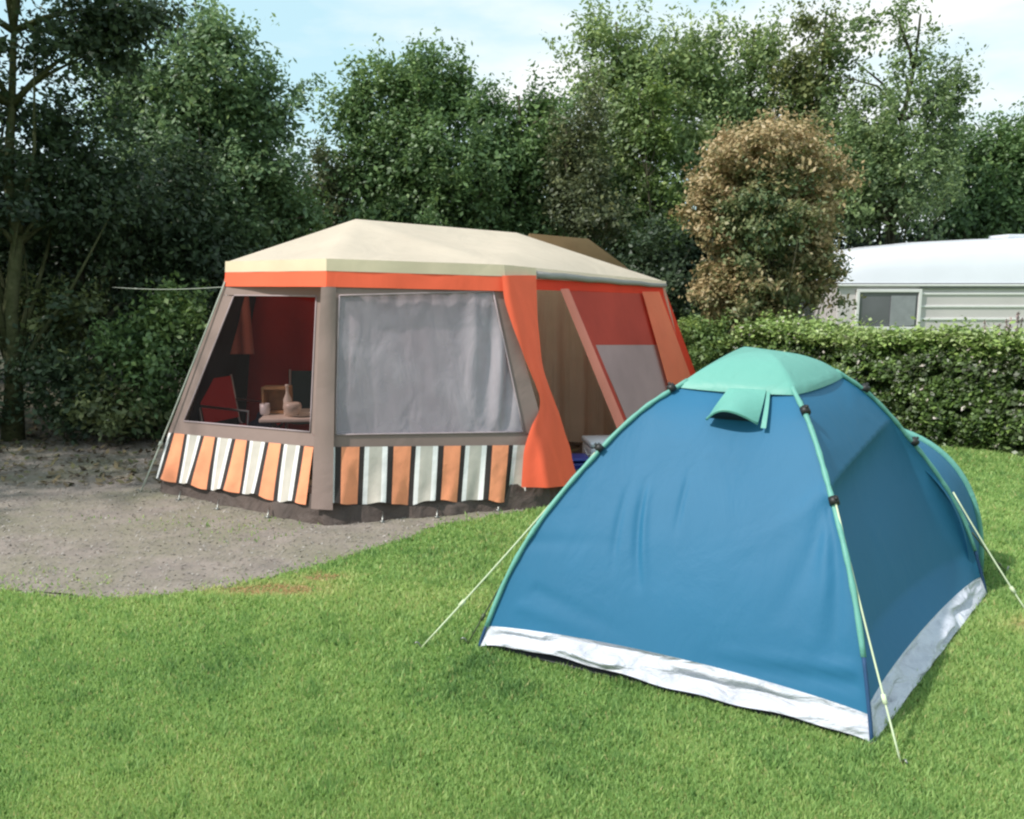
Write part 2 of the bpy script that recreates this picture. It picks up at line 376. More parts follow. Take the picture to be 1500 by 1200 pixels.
def leaf_quads(c, size, rg, upb=.35, outd=None, asp=.55):
    n = len(c); nrm = rg.normal(0, 1, (n, 3)); nrm[:, 2] = np.abs(nrm[:, 2])*.8+upb
    if outd is not None: nrm += outd*.7
    nrm /= np.linalg.norm(nrm, axis=1)[:, None]
    t = rg.normal(0, 1, (n, 3)); t -= nrm*(t*nrm).sum(1)[:, None]; t /= np.linalg.norm(t, axis=1)[:, None]
    b = np.cross(nrm, t); s = size*rg.uniform(.55, 1.35, n)
    t *= s[:, None]; b *= (s*asp)[:, None]
    return np.stack([c-t, c+b-t*.1, c+t, c-b-t*.1], 1)
def blobs_leaves(blobs, rg, size, per, clump_r, spray=.5, spray_len=.5, droop=0, tint0=.45, up_spray=.6):
    """blobs: (centre, radii, clumps, tint shift). Returns quads, tints, clump centres, sprigs"""
    Q = []; T = []; CC = []; SP = []
    allb = [(np.array(c, float), np.array(r, float)) for c, r, *_ in blobs]
    for bl in blobs:
        c, r, n = np.array(bl[0], float), np.array(bl[1], float), bl[2]; sh = bl[3] if len(bl) > 3 else 0
        d = rg.normal(0, 1, (n, 3)); d /= np.linalg.norm(d, axis=1)[:, None]
        rad = rg.random(n)**.42; rad *= 1+.16*rg.normal(0, 1, n)
        cc = c+d*r*rad[:, None]; cc = cc[cc[:, 2] > .1]
        n = len(cc); d = (cc-c)/r
        CC.append(cc)
        k = rg.integers(int(per*.4), int(per*1.5), n); idx = np.repeat(np.arange(n), k)
        cr = clump_r*rg.uniform(.55, 1.35, n)
        off = rg.normal(0, 1, (len(idx), 3))*[1, 1, .65]; p = cc[idx]+off*cr[idx][:, None]*.6
        ct = rg.normal(0, .13, n)
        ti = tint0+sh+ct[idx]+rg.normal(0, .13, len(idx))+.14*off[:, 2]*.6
        Q.append(leaf_quads(p, size, rg, outd=d[idx])); T.append(ti)
        # sprigs reaching out of the outline
        ns = int(n*spray)
        if ns:
            w_ = np.clip(d[:, 2]+.6, .05, None)*np.linalg.norm(d, axis=1)**2; ii = rg.choice(n, ns, p=w_/w_.sum())
            dr = d[ii]/np.linalg.norm(d[ii], axis=1)[:, None]*.7+rg.normal(0, .25, (ns, 3)); dr[:, 2] += up_spray; dr /= np.linalg.norm(dr, axis=1)[:, None]
            ln = spray_len*rg.uniform(.4, 1.5, ns); st = cc[ii]
            m = 22; tt = rg.random((ns, m))
            pp = st[:, None, :]+dr[:, None, :]*(ln[:, None]*tt)[:, :, None]+rg.normal(0, 1, (ns, m, 3))*(size*.9+.05*(1-tt))[:, :, None]
            pp = pp.reshape(-1, 3); Q.append(leaf_quads(pp, size*.85, rg, asp=.45)); T.append(np.repeat(tint0+sh+.05+rg.normal(0, .13, ns), m)+rg.normal(0, .12, ns*m))
            SP += [(st[i], st[i]+dr[i]*ln[i]) for i in range(ns)]
    return np.concatenate(Q).reshape(-1, 3), np.concatenate(T), np.concatenate(CC), SP
def plant(name, label, cat, base, blobs, mat, seed, size=.07, per=34, clump_r=.28, trunk_r=.09, limbs=16, spray=.5, spray_len=.5, tint0=.45, group=None, stems=1, core=None, up_spray=.6, trunk_mat=None, bare_top=None):
    rg = np.random.default_rng(seed); rnd = random.Random(seed)
    root = empty(name, (base[0], base[1], 0), label, cat, group)
    if size > .045: size *= .78; per = int(per*1.45)
    q, t, cc, sp = blobs_leaves(blobs, rg, size, per, clump_r, spray, spray_len, tint0=tint0, up_spray=up_spray)
    q[:, 2] = np.maximum(q[:, 2], .01)
    me = polymesh(q, 4); add_tint(me, t); link('crown', me, mat, root, smooth=False)
    top = max(b[0][2]+b[1][2]*.6 for b in blobs); mb = MB(); base = Vector((base[0], base[1], -.05))
    bc = Vector(tuple(np.mean([b[0] for b in blobs], axis=0)))
    tops = []
    for s in range(stems):
        b0 = base+Vector((rnd.uniform(-.02, .02), rnd.uniform(-.02, .02), 0))*(stems > 1)
        tp_ = Vector((bc.x+rnd.uniform(-.2, .2)*(1+stems), bc.y, top)) if bare_top is None else Vector(bare_top)
        pts = [b0.lerp(tp_, k/7)+Vector((rnd.uniform(-.06, .06), rnd.uniform(-.06, .06), 0))*(k > 0) for k in range(8)]
        if bare_top is None:
            for k in range(1, 8): pts[k].x = b0.x+(tp_.x-b0.x)*(k/7)**2+rnd.uniform(-.05, .05)
        mb.tube(pts, [trunk_r/(stems**.5)*(1.25 if k == 0 else 1-.85*k/7) for k in range(8)], 8)
        tops.append(pts)
    for i in range(limbs):
        c = Vector(tuple(cc[rnd.randrange(len(cc))])); pts = tops[i % len(tops)]
        cand = [p for p in pts[1:-1] if p.z < c.z-.2] or [pts[1]]
        s = cand[-1] if rnd.random() < .6 else rnd.choice(cand)
        m1 = s.lerp(c, .5)+Vector((rnd.uniform(-.15, .15), rnd.uniform(-.1, .1), rnd.uniform(-.05, .2)))
        r0 = trunk_r*.38
        mb.tube([s, s.lerp(m1, .5)+Vector((0, 0, .03)), m1, c], [r0, r0*.75, r0*.5, r0*.15], 5)
    mb.build('trunk', trunk_mat or m_bark, root)
    return root
def BL(px, py, depth, rx, ry, n, sh=0, ryd=None):
    c = gy(px, py, depth); k = depth/F
    return (tuple(c), (rx*k, (ryd if ryd else rx*k*.8), ry*k), n, sh)
def gx(px, depth): return (px-750)/F*depth

# --- dark wood on the left
d = 9.0
m_trunkgreen = ramp3('mossy trunk', (.06, .065, .03, 1), (.11, .11, .055, 1), (.05, .06, .02, 1), 10, 3, bump=1, bscale=22)
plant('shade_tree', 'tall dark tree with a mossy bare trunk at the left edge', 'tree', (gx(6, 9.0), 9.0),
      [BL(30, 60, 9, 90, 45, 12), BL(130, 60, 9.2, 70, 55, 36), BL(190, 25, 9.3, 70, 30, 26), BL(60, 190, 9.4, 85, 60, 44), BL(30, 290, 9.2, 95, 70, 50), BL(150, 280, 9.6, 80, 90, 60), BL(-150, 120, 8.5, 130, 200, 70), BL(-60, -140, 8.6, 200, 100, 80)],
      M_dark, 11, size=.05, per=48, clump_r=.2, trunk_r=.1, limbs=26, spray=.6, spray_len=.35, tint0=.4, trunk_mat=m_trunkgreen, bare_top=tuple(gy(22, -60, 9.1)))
for i, (x, y, h_, lb) in enumerate([(-8.6, 5.6, 7.5, 'nearer'), (-10.5, 7.6, 8.5, 'farther')]):  # unseen trees added to throw shade over the left wood
    plant('shade_tree', 'leafy tree added out of view on the left to cast shade, the %s of two' % lb, 'tree', (x, y), [((x, y, h_*.62), (1.9, 1.9, h_*.36), 110)], M_dark, 21+i, size=.09, per=40, clump_r=.4, spray=.1, limbs=8, trunk_r=.14)
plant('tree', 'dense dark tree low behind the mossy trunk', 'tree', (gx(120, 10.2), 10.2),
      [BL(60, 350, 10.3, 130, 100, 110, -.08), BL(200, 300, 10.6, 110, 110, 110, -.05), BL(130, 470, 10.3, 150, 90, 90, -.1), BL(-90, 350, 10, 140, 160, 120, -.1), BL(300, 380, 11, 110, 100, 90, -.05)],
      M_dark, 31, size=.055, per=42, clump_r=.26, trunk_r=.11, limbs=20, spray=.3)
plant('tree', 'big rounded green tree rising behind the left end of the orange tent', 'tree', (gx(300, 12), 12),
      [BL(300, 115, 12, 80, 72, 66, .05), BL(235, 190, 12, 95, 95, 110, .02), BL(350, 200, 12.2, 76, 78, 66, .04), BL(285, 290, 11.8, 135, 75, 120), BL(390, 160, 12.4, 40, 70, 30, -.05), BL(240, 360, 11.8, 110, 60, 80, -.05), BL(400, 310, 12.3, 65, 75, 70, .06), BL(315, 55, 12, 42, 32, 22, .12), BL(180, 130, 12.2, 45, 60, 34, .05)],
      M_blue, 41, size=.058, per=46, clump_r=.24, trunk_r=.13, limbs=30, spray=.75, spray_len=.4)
# undergrowth on the left: separate bushes
for i, (px, py, dd, rx, ry, n, mt, lb) in enumerate([
        (215, 540, 9.0, 65, 70, 46, M_green, 'bright green leafy shrub beside the left end of the orange tent'),
        (90, 560, 8.9, 65, 60, 36, M_dark, 'low dark shrub between the mossy trunk and the green shrub'),
        (250, 470, 9.3, 45, 40, 26, M_lime, 'small lime leaved bush touching the orange tent edge'),
        (85, 470, 9.5, 60, 45, 30, M_olive, 'olive shrub with a yellowish top behind the mossy trunk'),
        (-70, 560, 8.6, 70, 80, 40, M_dark, 'dark shrub left of the mossy trunk'),
        (165, 600, 8.75, 60, 32, 26, M_olive, 'knee high ferny plant at the edge of the bare pitch')]):
    plant('shrub', lb, 'shrub', (gx(px, dd), dd), [BL(px, py, dd, rx, ry, n), BL(px+10, min(py+60, 625), dd+.1, rx*1.1, 40, n//2, -.1)], mt, 60+i, size=.05, per=34, clump_r=.16, trunk_r=.03, limbs=10, spray=1.0, spray_len=.28, stems=3)
# --- trees behind the orange tent
plant('shrub', 'lime green young tree in the gap left of the middle trees', 'shrub', (gx(440, 13), 13),
      [BL(435, 320, 13, 40, 60, 40, .1), BL(455, 380, 12.8, 50, 60, 40)], M_lime, 71, size=.055, clump_r=.18, trunk_r=.04, limbs=10, spray=1, spray_len=.3, tint0=.5)
plant('shrub', 'purplish brown bush in the gap left of the middle trees', 'shrub', (gx(485, 14), 14),
      [BL(483, 270, 14, 30, 48, 36), BL(490, 340, 14, 40, 60, 40)], M_purple, 72, size=.05, clump_r=.16, trunk_r=.04, limbs=10, spray=1, spray_len=.25)
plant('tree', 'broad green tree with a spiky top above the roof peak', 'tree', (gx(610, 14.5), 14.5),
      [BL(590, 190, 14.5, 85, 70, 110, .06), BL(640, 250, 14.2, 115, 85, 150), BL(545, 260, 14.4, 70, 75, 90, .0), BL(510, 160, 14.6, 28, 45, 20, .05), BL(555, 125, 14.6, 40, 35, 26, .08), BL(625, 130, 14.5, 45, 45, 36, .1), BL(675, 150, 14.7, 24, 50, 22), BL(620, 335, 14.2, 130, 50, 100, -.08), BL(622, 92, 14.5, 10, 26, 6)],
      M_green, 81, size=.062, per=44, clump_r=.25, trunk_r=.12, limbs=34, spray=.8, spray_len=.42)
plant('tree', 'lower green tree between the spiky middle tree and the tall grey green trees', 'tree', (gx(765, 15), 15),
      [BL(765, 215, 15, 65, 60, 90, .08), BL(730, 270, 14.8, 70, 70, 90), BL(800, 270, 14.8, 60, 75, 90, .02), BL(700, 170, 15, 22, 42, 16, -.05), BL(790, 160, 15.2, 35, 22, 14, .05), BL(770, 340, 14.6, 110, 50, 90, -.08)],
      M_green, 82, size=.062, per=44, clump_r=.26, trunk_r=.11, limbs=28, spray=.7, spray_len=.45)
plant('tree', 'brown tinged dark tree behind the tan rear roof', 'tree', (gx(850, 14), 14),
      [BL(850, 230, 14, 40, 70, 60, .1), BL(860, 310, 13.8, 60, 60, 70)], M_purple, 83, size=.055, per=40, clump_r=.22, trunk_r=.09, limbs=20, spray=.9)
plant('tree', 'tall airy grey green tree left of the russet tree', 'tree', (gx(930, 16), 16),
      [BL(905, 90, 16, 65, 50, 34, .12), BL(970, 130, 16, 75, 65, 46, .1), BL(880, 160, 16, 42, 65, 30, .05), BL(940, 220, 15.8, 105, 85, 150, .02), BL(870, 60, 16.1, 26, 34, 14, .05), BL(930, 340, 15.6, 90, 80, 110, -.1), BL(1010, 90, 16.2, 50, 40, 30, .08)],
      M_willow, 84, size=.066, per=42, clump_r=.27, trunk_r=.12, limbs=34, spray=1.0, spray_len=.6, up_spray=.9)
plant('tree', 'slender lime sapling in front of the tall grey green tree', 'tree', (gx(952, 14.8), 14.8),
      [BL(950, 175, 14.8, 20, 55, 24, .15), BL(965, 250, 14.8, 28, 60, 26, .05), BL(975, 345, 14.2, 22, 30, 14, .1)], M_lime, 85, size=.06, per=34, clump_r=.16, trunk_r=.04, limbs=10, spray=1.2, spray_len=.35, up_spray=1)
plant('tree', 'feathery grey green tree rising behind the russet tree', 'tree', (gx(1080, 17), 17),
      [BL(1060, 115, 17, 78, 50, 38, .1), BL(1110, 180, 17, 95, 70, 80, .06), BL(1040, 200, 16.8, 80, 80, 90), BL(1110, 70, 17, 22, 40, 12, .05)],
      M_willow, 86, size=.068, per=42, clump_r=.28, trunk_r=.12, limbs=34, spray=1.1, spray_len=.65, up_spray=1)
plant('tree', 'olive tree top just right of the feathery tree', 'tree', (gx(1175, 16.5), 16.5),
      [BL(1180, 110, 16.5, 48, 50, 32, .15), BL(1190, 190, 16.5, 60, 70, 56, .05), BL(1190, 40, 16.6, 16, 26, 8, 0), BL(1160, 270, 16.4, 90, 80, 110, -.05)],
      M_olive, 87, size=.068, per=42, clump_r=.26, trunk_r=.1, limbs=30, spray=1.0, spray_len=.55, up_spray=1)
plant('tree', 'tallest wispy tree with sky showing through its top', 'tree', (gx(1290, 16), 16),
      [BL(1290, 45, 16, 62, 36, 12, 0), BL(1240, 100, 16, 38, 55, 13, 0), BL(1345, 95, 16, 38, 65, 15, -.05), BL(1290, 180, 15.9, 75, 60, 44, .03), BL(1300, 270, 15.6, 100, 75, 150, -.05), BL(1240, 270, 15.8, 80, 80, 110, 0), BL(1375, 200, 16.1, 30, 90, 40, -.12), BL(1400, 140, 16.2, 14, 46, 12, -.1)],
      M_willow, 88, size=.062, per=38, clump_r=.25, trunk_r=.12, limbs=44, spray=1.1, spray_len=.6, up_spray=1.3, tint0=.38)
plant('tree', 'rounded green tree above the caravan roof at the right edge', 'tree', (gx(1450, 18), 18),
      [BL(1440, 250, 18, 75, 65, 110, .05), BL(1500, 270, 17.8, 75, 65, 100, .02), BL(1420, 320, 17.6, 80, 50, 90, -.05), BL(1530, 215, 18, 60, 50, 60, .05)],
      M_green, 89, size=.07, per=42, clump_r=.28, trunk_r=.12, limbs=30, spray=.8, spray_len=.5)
# filling row further back, leaves coloured dark for the gloom behind the trees
M_back = fol('far leaves', (.04, .07, .033))
for i, (px, dd, top, rx, lb) in enumerate([
        (150, 15.5, 330, 120, 'dark tree far behind the leafy shrubs on the left'), (-60, 14.5, 330, 120, 'dark tree far behind the mossy trunk'), (360, 17, 300, 110, 'dark tree far behind the orange tent, left of its roof'), (560, 18, 290, 130, 'dark tree far behind the roof peak of the orange tent'), (740, 18, 290, 130, 'dark tree far behind the right slope of the cream roof'),
        (930, 17.5, 300, 110, 'dark tree far behind the tan rear roof'), (1060, 15.5, 330, 90, 'dark tree directly behind the russet tree'), (1250, 18.5, 320, 130, 'dark tree behind the left end of the caravan'), (1440, 19.5, 320, 140, 'dark tree behind the right part of the caravan')]):
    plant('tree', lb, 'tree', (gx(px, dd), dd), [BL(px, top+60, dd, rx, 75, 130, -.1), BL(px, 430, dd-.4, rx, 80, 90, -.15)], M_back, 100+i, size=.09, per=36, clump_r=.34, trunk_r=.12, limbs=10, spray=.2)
plant('shrub', 'dark shrub filling in the under-canopy shade between the orange tent and the russet tree', 'shrub', (gx(960, 12.6), 12.6),
      [BL(955, 400, 12.6, 60, 60, 60, -.1), BL(985, 455, 12.4, 50, 50, 40, -.05)], M_dark, 120, size=.055, per=36, clump_r=.22, trunk_r=.05, limbs=12, spray=.6, spray_len=.3)  # dark leaves stand in for the darkness under the canopy
# russet tree
DR = 11.3
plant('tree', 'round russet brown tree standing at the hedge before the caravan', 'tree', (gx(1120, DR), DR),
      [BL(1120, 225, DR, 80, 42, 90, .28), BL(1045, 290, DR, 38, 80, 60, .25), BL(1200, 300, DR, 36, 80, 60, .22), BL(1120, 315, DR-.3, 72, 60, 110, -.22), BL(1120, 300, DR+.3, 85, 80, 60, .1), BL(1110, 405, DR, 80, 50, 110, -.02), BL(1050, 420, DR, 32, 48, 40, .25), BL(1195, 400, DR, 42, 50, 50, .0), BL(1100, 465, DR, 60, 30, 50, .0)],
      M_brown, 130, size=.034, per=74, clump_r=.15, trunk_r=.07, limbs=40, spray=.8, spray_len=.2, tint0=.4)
plant('shrub', 'yellow green bush at the left end of the hedge', 'shrub', (gx(1035, 10.7), 10.7),
      [BL(1030, 500, 10.7, 44, 26, 60, .15), BL(1040, 545, 10.6, 60, 40, 60, 0)], M_lime, 131, size=.032, per=40, clump_r=.1, trunk_r=.02, limbs=10, spray=.8, spray_len=.15, stems=3)
# hedge
def hedge():
    rg = np.random.default_rng(77); root = empty('hedge', (4.0, 9.2, 0), 'long clipped green hedge running between the lawn and the caravan', 'hedge')
    P0 = np.array([6.6, 6.5]); P1 = np.array([2.62, 10.18]); D = P1-P0; Ln = np.linalg.norm(D); D = D/Ln; N = np.array([-D[1], D[0]]); N = N if N[1] > 0 else -N   # N points away from the lawn
    th, hh = .95, 1.11
    n = 100000; f = rg.random(n); a = rg.uniform(0, Ln, n)
    face = f < .60; z = np.where(face, rg.uniform(.02, hh, n), hh); w = np.where(face, 0, rg.uniform(0, th, n))
    bul = .09*patchnoise(a, z*1.3, 3.2, 4)+.05*patchnoise(a, z, 8, 14)
    w = np.where(face, -bul+np.abs(rg.normal(0, .08, n))+.5*(z/hh-.5)**2, w)
    hole = (patchnoise(a*1.7, z*3.1, 6, 15) > .4) & face; w = np.where(hole, w+.10+.12*rg.random(n), w)
    topn = .10*patchnoise(a, w*2, 2.6, 8)+.06*patchnoise(a, w*2, 9, 18)
    z = np.where(~face, hh+topn-np.abs(rg.normal(0, .06, n))+(rg.random(n) < .15)*np.abs(rg.normal(0, .07, n)), z+topn*z/hh)
    endr = a > Ln-.9*rg.random(n); 
    c = np.stack([P0[0]+D[0]*a+N[0]*w, P0[1]+D[1]*a+N[1]*w, np.maximum(z, .02)], 1)
    od = np.where(face[:, None], np.array([[-N[0]*1.2, -N[1]*1.2, .1]]), np.array([[0, 0, .6]]))
    q = leaf_quads(c, .029, rg, asp=.6, outd=od)
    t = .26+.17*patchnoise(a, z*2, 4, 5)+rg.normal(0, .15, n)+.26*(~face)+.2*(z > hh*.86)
    t = np.where(rg.random(n) < .02, .97, np.clip(t, 0, .8))  # scattered leaves painted pale as blossom and leaf highlights
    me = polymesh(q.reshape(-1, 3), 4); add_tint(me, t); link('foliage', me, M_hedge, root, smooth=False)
    # left end of the hedge and its shaded inside
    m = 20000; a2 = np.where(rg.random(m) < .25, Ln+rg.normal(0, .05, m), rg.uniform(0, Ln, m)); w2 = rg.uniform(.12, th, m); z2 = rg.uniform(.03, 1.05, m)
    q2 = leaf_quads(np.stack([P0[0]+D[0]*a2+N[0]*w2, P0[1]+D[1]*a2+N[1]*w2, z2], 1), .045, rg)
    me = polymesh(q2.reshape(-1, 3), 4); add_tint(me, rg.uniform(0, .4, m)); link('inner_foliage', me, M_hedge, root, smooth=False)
    mb = MB(); r = random.Random(4)
    at = lambda a_, w_, z_: Vector((P0[0]+D[0]*a_+N[0]*w_, P0[1]+D[1]*a_+N[1]*w_, z_))
    for i in range(90):
        a_ = r.uniform(.1, Ln-.1); w_ = r.uniform(.35, .65)
        mb.tube([at(a_, w_, 0), at(a_+r.uniform(-.08, .08), w_, .4), at(a_+r.uniform(-.25, .25), w_+r.uniform(-.2, .1), .9)], [.02, .014, .006], 5)
    for i in range(2400):
        p = at(r.uniform(.05, Ln-.05), r.uniform(.2, .75), r.uniform(.05, 1.0)); dd = Vector((r.uniform(-1, 1), r.uniform(-1, 1), r.uniform(-.3, 1))).normalized()*r.uniform(.15, .3)
        mb.tube([p, p+dd], [.014, .006], 3, cap=False)
    mb.build('branches', m_bark, root, smooth=False)
hedge()
# tall seed-head stalks standing up out of the hedge on the right
M_seed = foliage('seed heads', [(.2, .2, .12, 1), (.42, .33, .30, 1), (.5, .42, .44, 1)])
for i, (px, py, n) in enumerate([(1462, 470, 9), (1492, 462, 8)]):
    dd = 8.9; root = empty('wild_plant', (gx(px, dd), dd, 0), 'pinkish seeding stalks above the hedge, %s' % ('left clump' if i == 0 else 'clump at the right edge'), 'plant')
    r = random.Random(i+3)
    for k in range(n):
        mb = MB(); cs = []
        a0 = Vector((gx(px, dd)+r.uniform(-.08, .08), dd, 0)); b0 = gy(px+r.uniform(-22, 22), py+r.uniform(-6, 22), dd)
        mb.tube([a0, a0.lerp(b0, .5)+Vector((0, 0, .05)), b0], [.006, .005, .003], 4); mb.build('stalk', m_bark, root)
        for q in range(26): cs.append(tuple(a0.lerp(b0, r.uniform(.82, 1))+Vector((r.uniform(-.006, .006), r.uniform(-.006, .006), 0))))
        q = leaf_quads(np.array(cs), .024, np.random.default_rng(i)); me = polymesh(q.reshape(-1, 3), 4); add_tint(me, np.random.default_rng(i+k).uniform(.4, 1, len(cs)))
        link('seed_head', me, M_seed, root, smooth=False)

# ================================================================ CARAVAN
def caravan():
    D = 14.0; k = D/F
    X0 = gx(1222, D); X1 = X0+6.4
    root = empty('caravan', ((X0+X1)/2, D+1.1, 0), 'white caravan with ridged beige lower side behind the hedge', 'caravan')
    mw = plain('white roof paint', (.66, .67, .72, 1), rough=.3, var=.03, scale=2, bump=.02)
    mbg = plain('beige side panel', (.56, .52, .51, 1), rough=.45, var=.06, scale=1.5, bump=.03)
    mst = plain('pale trim', (.72, .71, .69, 1), rough=.4, var=.03)
    mdk = plain('grey rubber', (.10, .10, .11, 1), rough=.6)
    zb = gy(1400, 415, D).z
    zt = lambda px, py: gy(px, py, D+.45).z
    # roof shell: side outline (x, z) ; curved cross-section in y
    outl = [(X0-.02, zb), (X0-.02, zb+.25), (X0+.06, zb+.38), (X0+.3, zt(1262, 367)), (X0+.75, zt(1300, 361)), (X0+1.6, zt(1380, 354)), (X0+2.6, zt(1470, 349.5)), (X0+3.4, zt(1500, 348)), (X1-.8, zt(1500, 349)), (X1-.25, zb+.52), (X1, zb+.2), (X1, zb)]
    sec = [(0, 0), (.05, .35), (.12, .65), (.22, .84), (.38, .95), (.6, 1.0), (1.1, 1.02), (1.6, 1.0), (1.88, .94), (2.06, .82), (2.15, .62), (2.188, .35), (2.2, 0)]
    mb = MB(); vs = []
    for x, z in outl:
        for dy, f in sec: vs.append((x, D+dy, zb+(z-zb)*f))
    m = len(sec); fs = [(i*m+j, i*m+j+1, (i+1)*m+j+1, (i+1)*m+j) for i in range(len(outl)-1) for j in range(m-1)]
    mb.add(vs, fs); mb.build('roof', mw, root, weld=.0005)
    mb = MB(); mb.box(((X0+X1)/2+.01, D+1.1, (zb+.45)/2+.0), (X1-X0-.02, 2.16, zb-.45-.01), bevel=.03)
    ob = mb.build('body', mbg, root, smooth=False)
    mb = MB()
    for py in (430.5, 449, 467.5, 486): mb.box(((X0+1.35+X1)/2, D+.012, gy(1400, py, D).z), (X1-X0-1.4, .02, .034), bevel=.006)
    mb.build('side_rib', mst, root, smooth=False)
    mb = MB(); mb.box(((X0+X1)/2, D-.015, gy(1400, 418, D).z), (X1-X0+.04, .05, .035), bevel=.01); mb.build('gutter_rail', mst, root, smooth=False)
    mb = MB(); mb.box(((X0+1.35+X1)/2, D-.006, gy(1400, 421.5, D).z), (X1-X0-1.35, .03, .022), bevel=.004); mb.build('seal_strip', plain('grey seal', (.2, .2, .21, 1)), root, smooth=False)
    # window
    wx0, wx1 = gx(1252, D), gx(1342, D); wz0, wz1 = gy(0, 481, D).z, gy(0, 426, D).z
    mb = MB()
    cx, cz = (wx0+wx1)/2, (wz0+wz1)/2
    for x in (wx0, wx1): mb.box((x, D-.012, cz), (.05, .05, wz1-wz0+.05), bevel=.008)
    for z in (wz0, wz1): mb.box((cx, D-.014, z), (wx1-wx0-.05, .05, .05), bevel=.008)
    wn = mb.build('window', mst, root, smooth=False)
    gl = plain('tinted window', (.13, .13, .15, 1), rough=.12, var=.25, scale=1.2, bump=.0, spec=.8)
    mb = MB(); mb.box((cx, D+.002, cz), (wx1-wx0-.04, .02, wz1-wz0-.04)); mb.build('pane', gl, wn, smooth=False)
    mb = MB(); mb.box((gx(1318, D), D-.02, cz-.02), (.4, .012, wz1-wz0-.12)); mb.build('blind', plain('grey blind', (.26, .27, .28, 1)), wn, smooth=False)
    # second window beyond the frame, chassis skirt, wheel, rooflight
    mb = MB(); mb.box((X0+4.6, D+.0, cz+.05), (1.1, .03, .5), bevel=.01); mb.build('window', gl, root, smooth=False)
    mb = MB(); mb.box(((X0+X1)/2, D+1.1, .42), (X1-X0-.5, 1.9, .22), bevel=.02); mb.build('chassis', mdk, root, smooth=False)
    for dy in (.12, 2.08):
        mb = MB(); c = Vector(((X0+X1)/2, D+dy, .33))
        mb.tube([c+Vector((0, -.09, 0)), c+Vector((0, .09, 0))], .33, 24); mb.tube([c+Vector((0, -.1, 0)), c+Vector((0, .1, 0))], .19, 20)
        mb.build('wheel', mdk, root)
    mb = MB(); mb.box((gx(1475, D+1), D+.9, gy(1475, 347.5, D+.9).z), (.75, .6, .07), bevel=.02); mb.build('rooflight', mw, root, smooth=False)
    mb = MB(); mb.tube([(X0-1.1, D+1.1, .45), (X0, D+1.1, .45)], .035); mb.tube([(X0-1.05, D+1.1, 0), (X0-1.05, D+1.1, .5)], .025); mb.build('hitch', mdk, root)
caravan()

# ================================================================ ORANGE TENT
def cl(x, a=0, b=1): return max(a, min(b, x))
A = gz(228, 722); B = gz(472, 772); Cc = gz(806, 742); Dd = Vector((2.12, 9.5, 0))
Ae = gy(335, 383, 6.85); Be = gy(481, 379, 6.1); Ce = gy(735, 388, 6.5); De = gy(972, 412, 9.4)
Fg = Vector((-3.0, 9.6, 0)); Eg = Vector((.4, 11.0, 0)); Fe = Vector((-2.6, 9.4, 1.82)); Ee = Vector((.3, 10.6, 1.78))
R1 = gy(521, 321, 7.9); R2 = gy(757, 341, 9.2)
m_cream = fabric('cream canvas', (.75, .645, .52, 1), trans=.33, rough=.8, wr=.55, wscale=2.2, var=.05, dirt=((.55, .47, .36, 1), .25))
m_orange = fabric('orange canvas', (.97, .15, .07, 1), trans=.12, rough=.75, wr=.3, wscale=2.2, stretch=(1, 1, .5), var=.08)
m_red = fabric('red orange canvas', (.95, .07, .03, 1), trans=.4, rough=.75, wr=.35, wscale=2.2, var=.1)
m_band = fabric('pale yellow hem', (.74, .62, .44, 1), trans=.15, rough=.8, wr=.15)
m_brown = fabric('grey brown canvas', (.275, .20, .175, 1), trans=.12, rough=.8, wr=.3, wscale=3, var=.07)
m_skirt = fabric('dark mud skirt', (.095, .07, .06, 1), trans=.0, rough=.7, wr=.9, wscale=5, var=.3, dirt=((.03, .02, .018, 1), .7))
m_tan = fabric('tan rear roof', (.40, .28, .17, 1), trans=.2, rough=.8)
m_inner = fabric('beige inner curtain', (.75, .62, .50, 1), trans=.45, rough=.85, wr=.8, wscale=2.2, stretch=(4, 4, .35), var=.12, wdist=.08)
m_salmon = fabric('salmon canvas', (.92, .30, .23, 1), trans=.2, rough=.7, wr=.2)
m_mesh = fabric('mauve window curtain', (.48, .31, .32, 1), trans=.15, rough=.8, wr=.15)
m_lilac = fabric('lilac grey curtain', (.47, .375, .385, 1), trans=.2, rough=.85, wr=.35, wscale=2.5, stretch=(2.5, 2.5, .4), var=.06)
m_clear = film('clear plastic window', (.58, .50, .50, 1), .03, rough=.1, bump=.1, milk=(.2, .2, .2, 1))
m_film = film('wrinkled plastic window', (.88, .88, .92, 1), .42, rough=.2, bump=.5, scale=3.2, stretch=(1.6, 1.6, .8), milk=(.47, .42, .45, 1))
m_eave_shadow = fabric('eave shadow grey', (.36, .33, .32, 1), trans=.05, rough=.7)
m_line = plain('pale cord', (.55, .62, .42, 1), rough=.7)
m_line2 = plain('grey cord', (.42, .45, .38, 1), rough=.7)
m_steel = plain('steel tube', (.45, .45, .45, 1), rough=.35, metal=1)
m_peg = plain('steel peg', (.30, .30, .28, 1), rough=.4, metal=1)
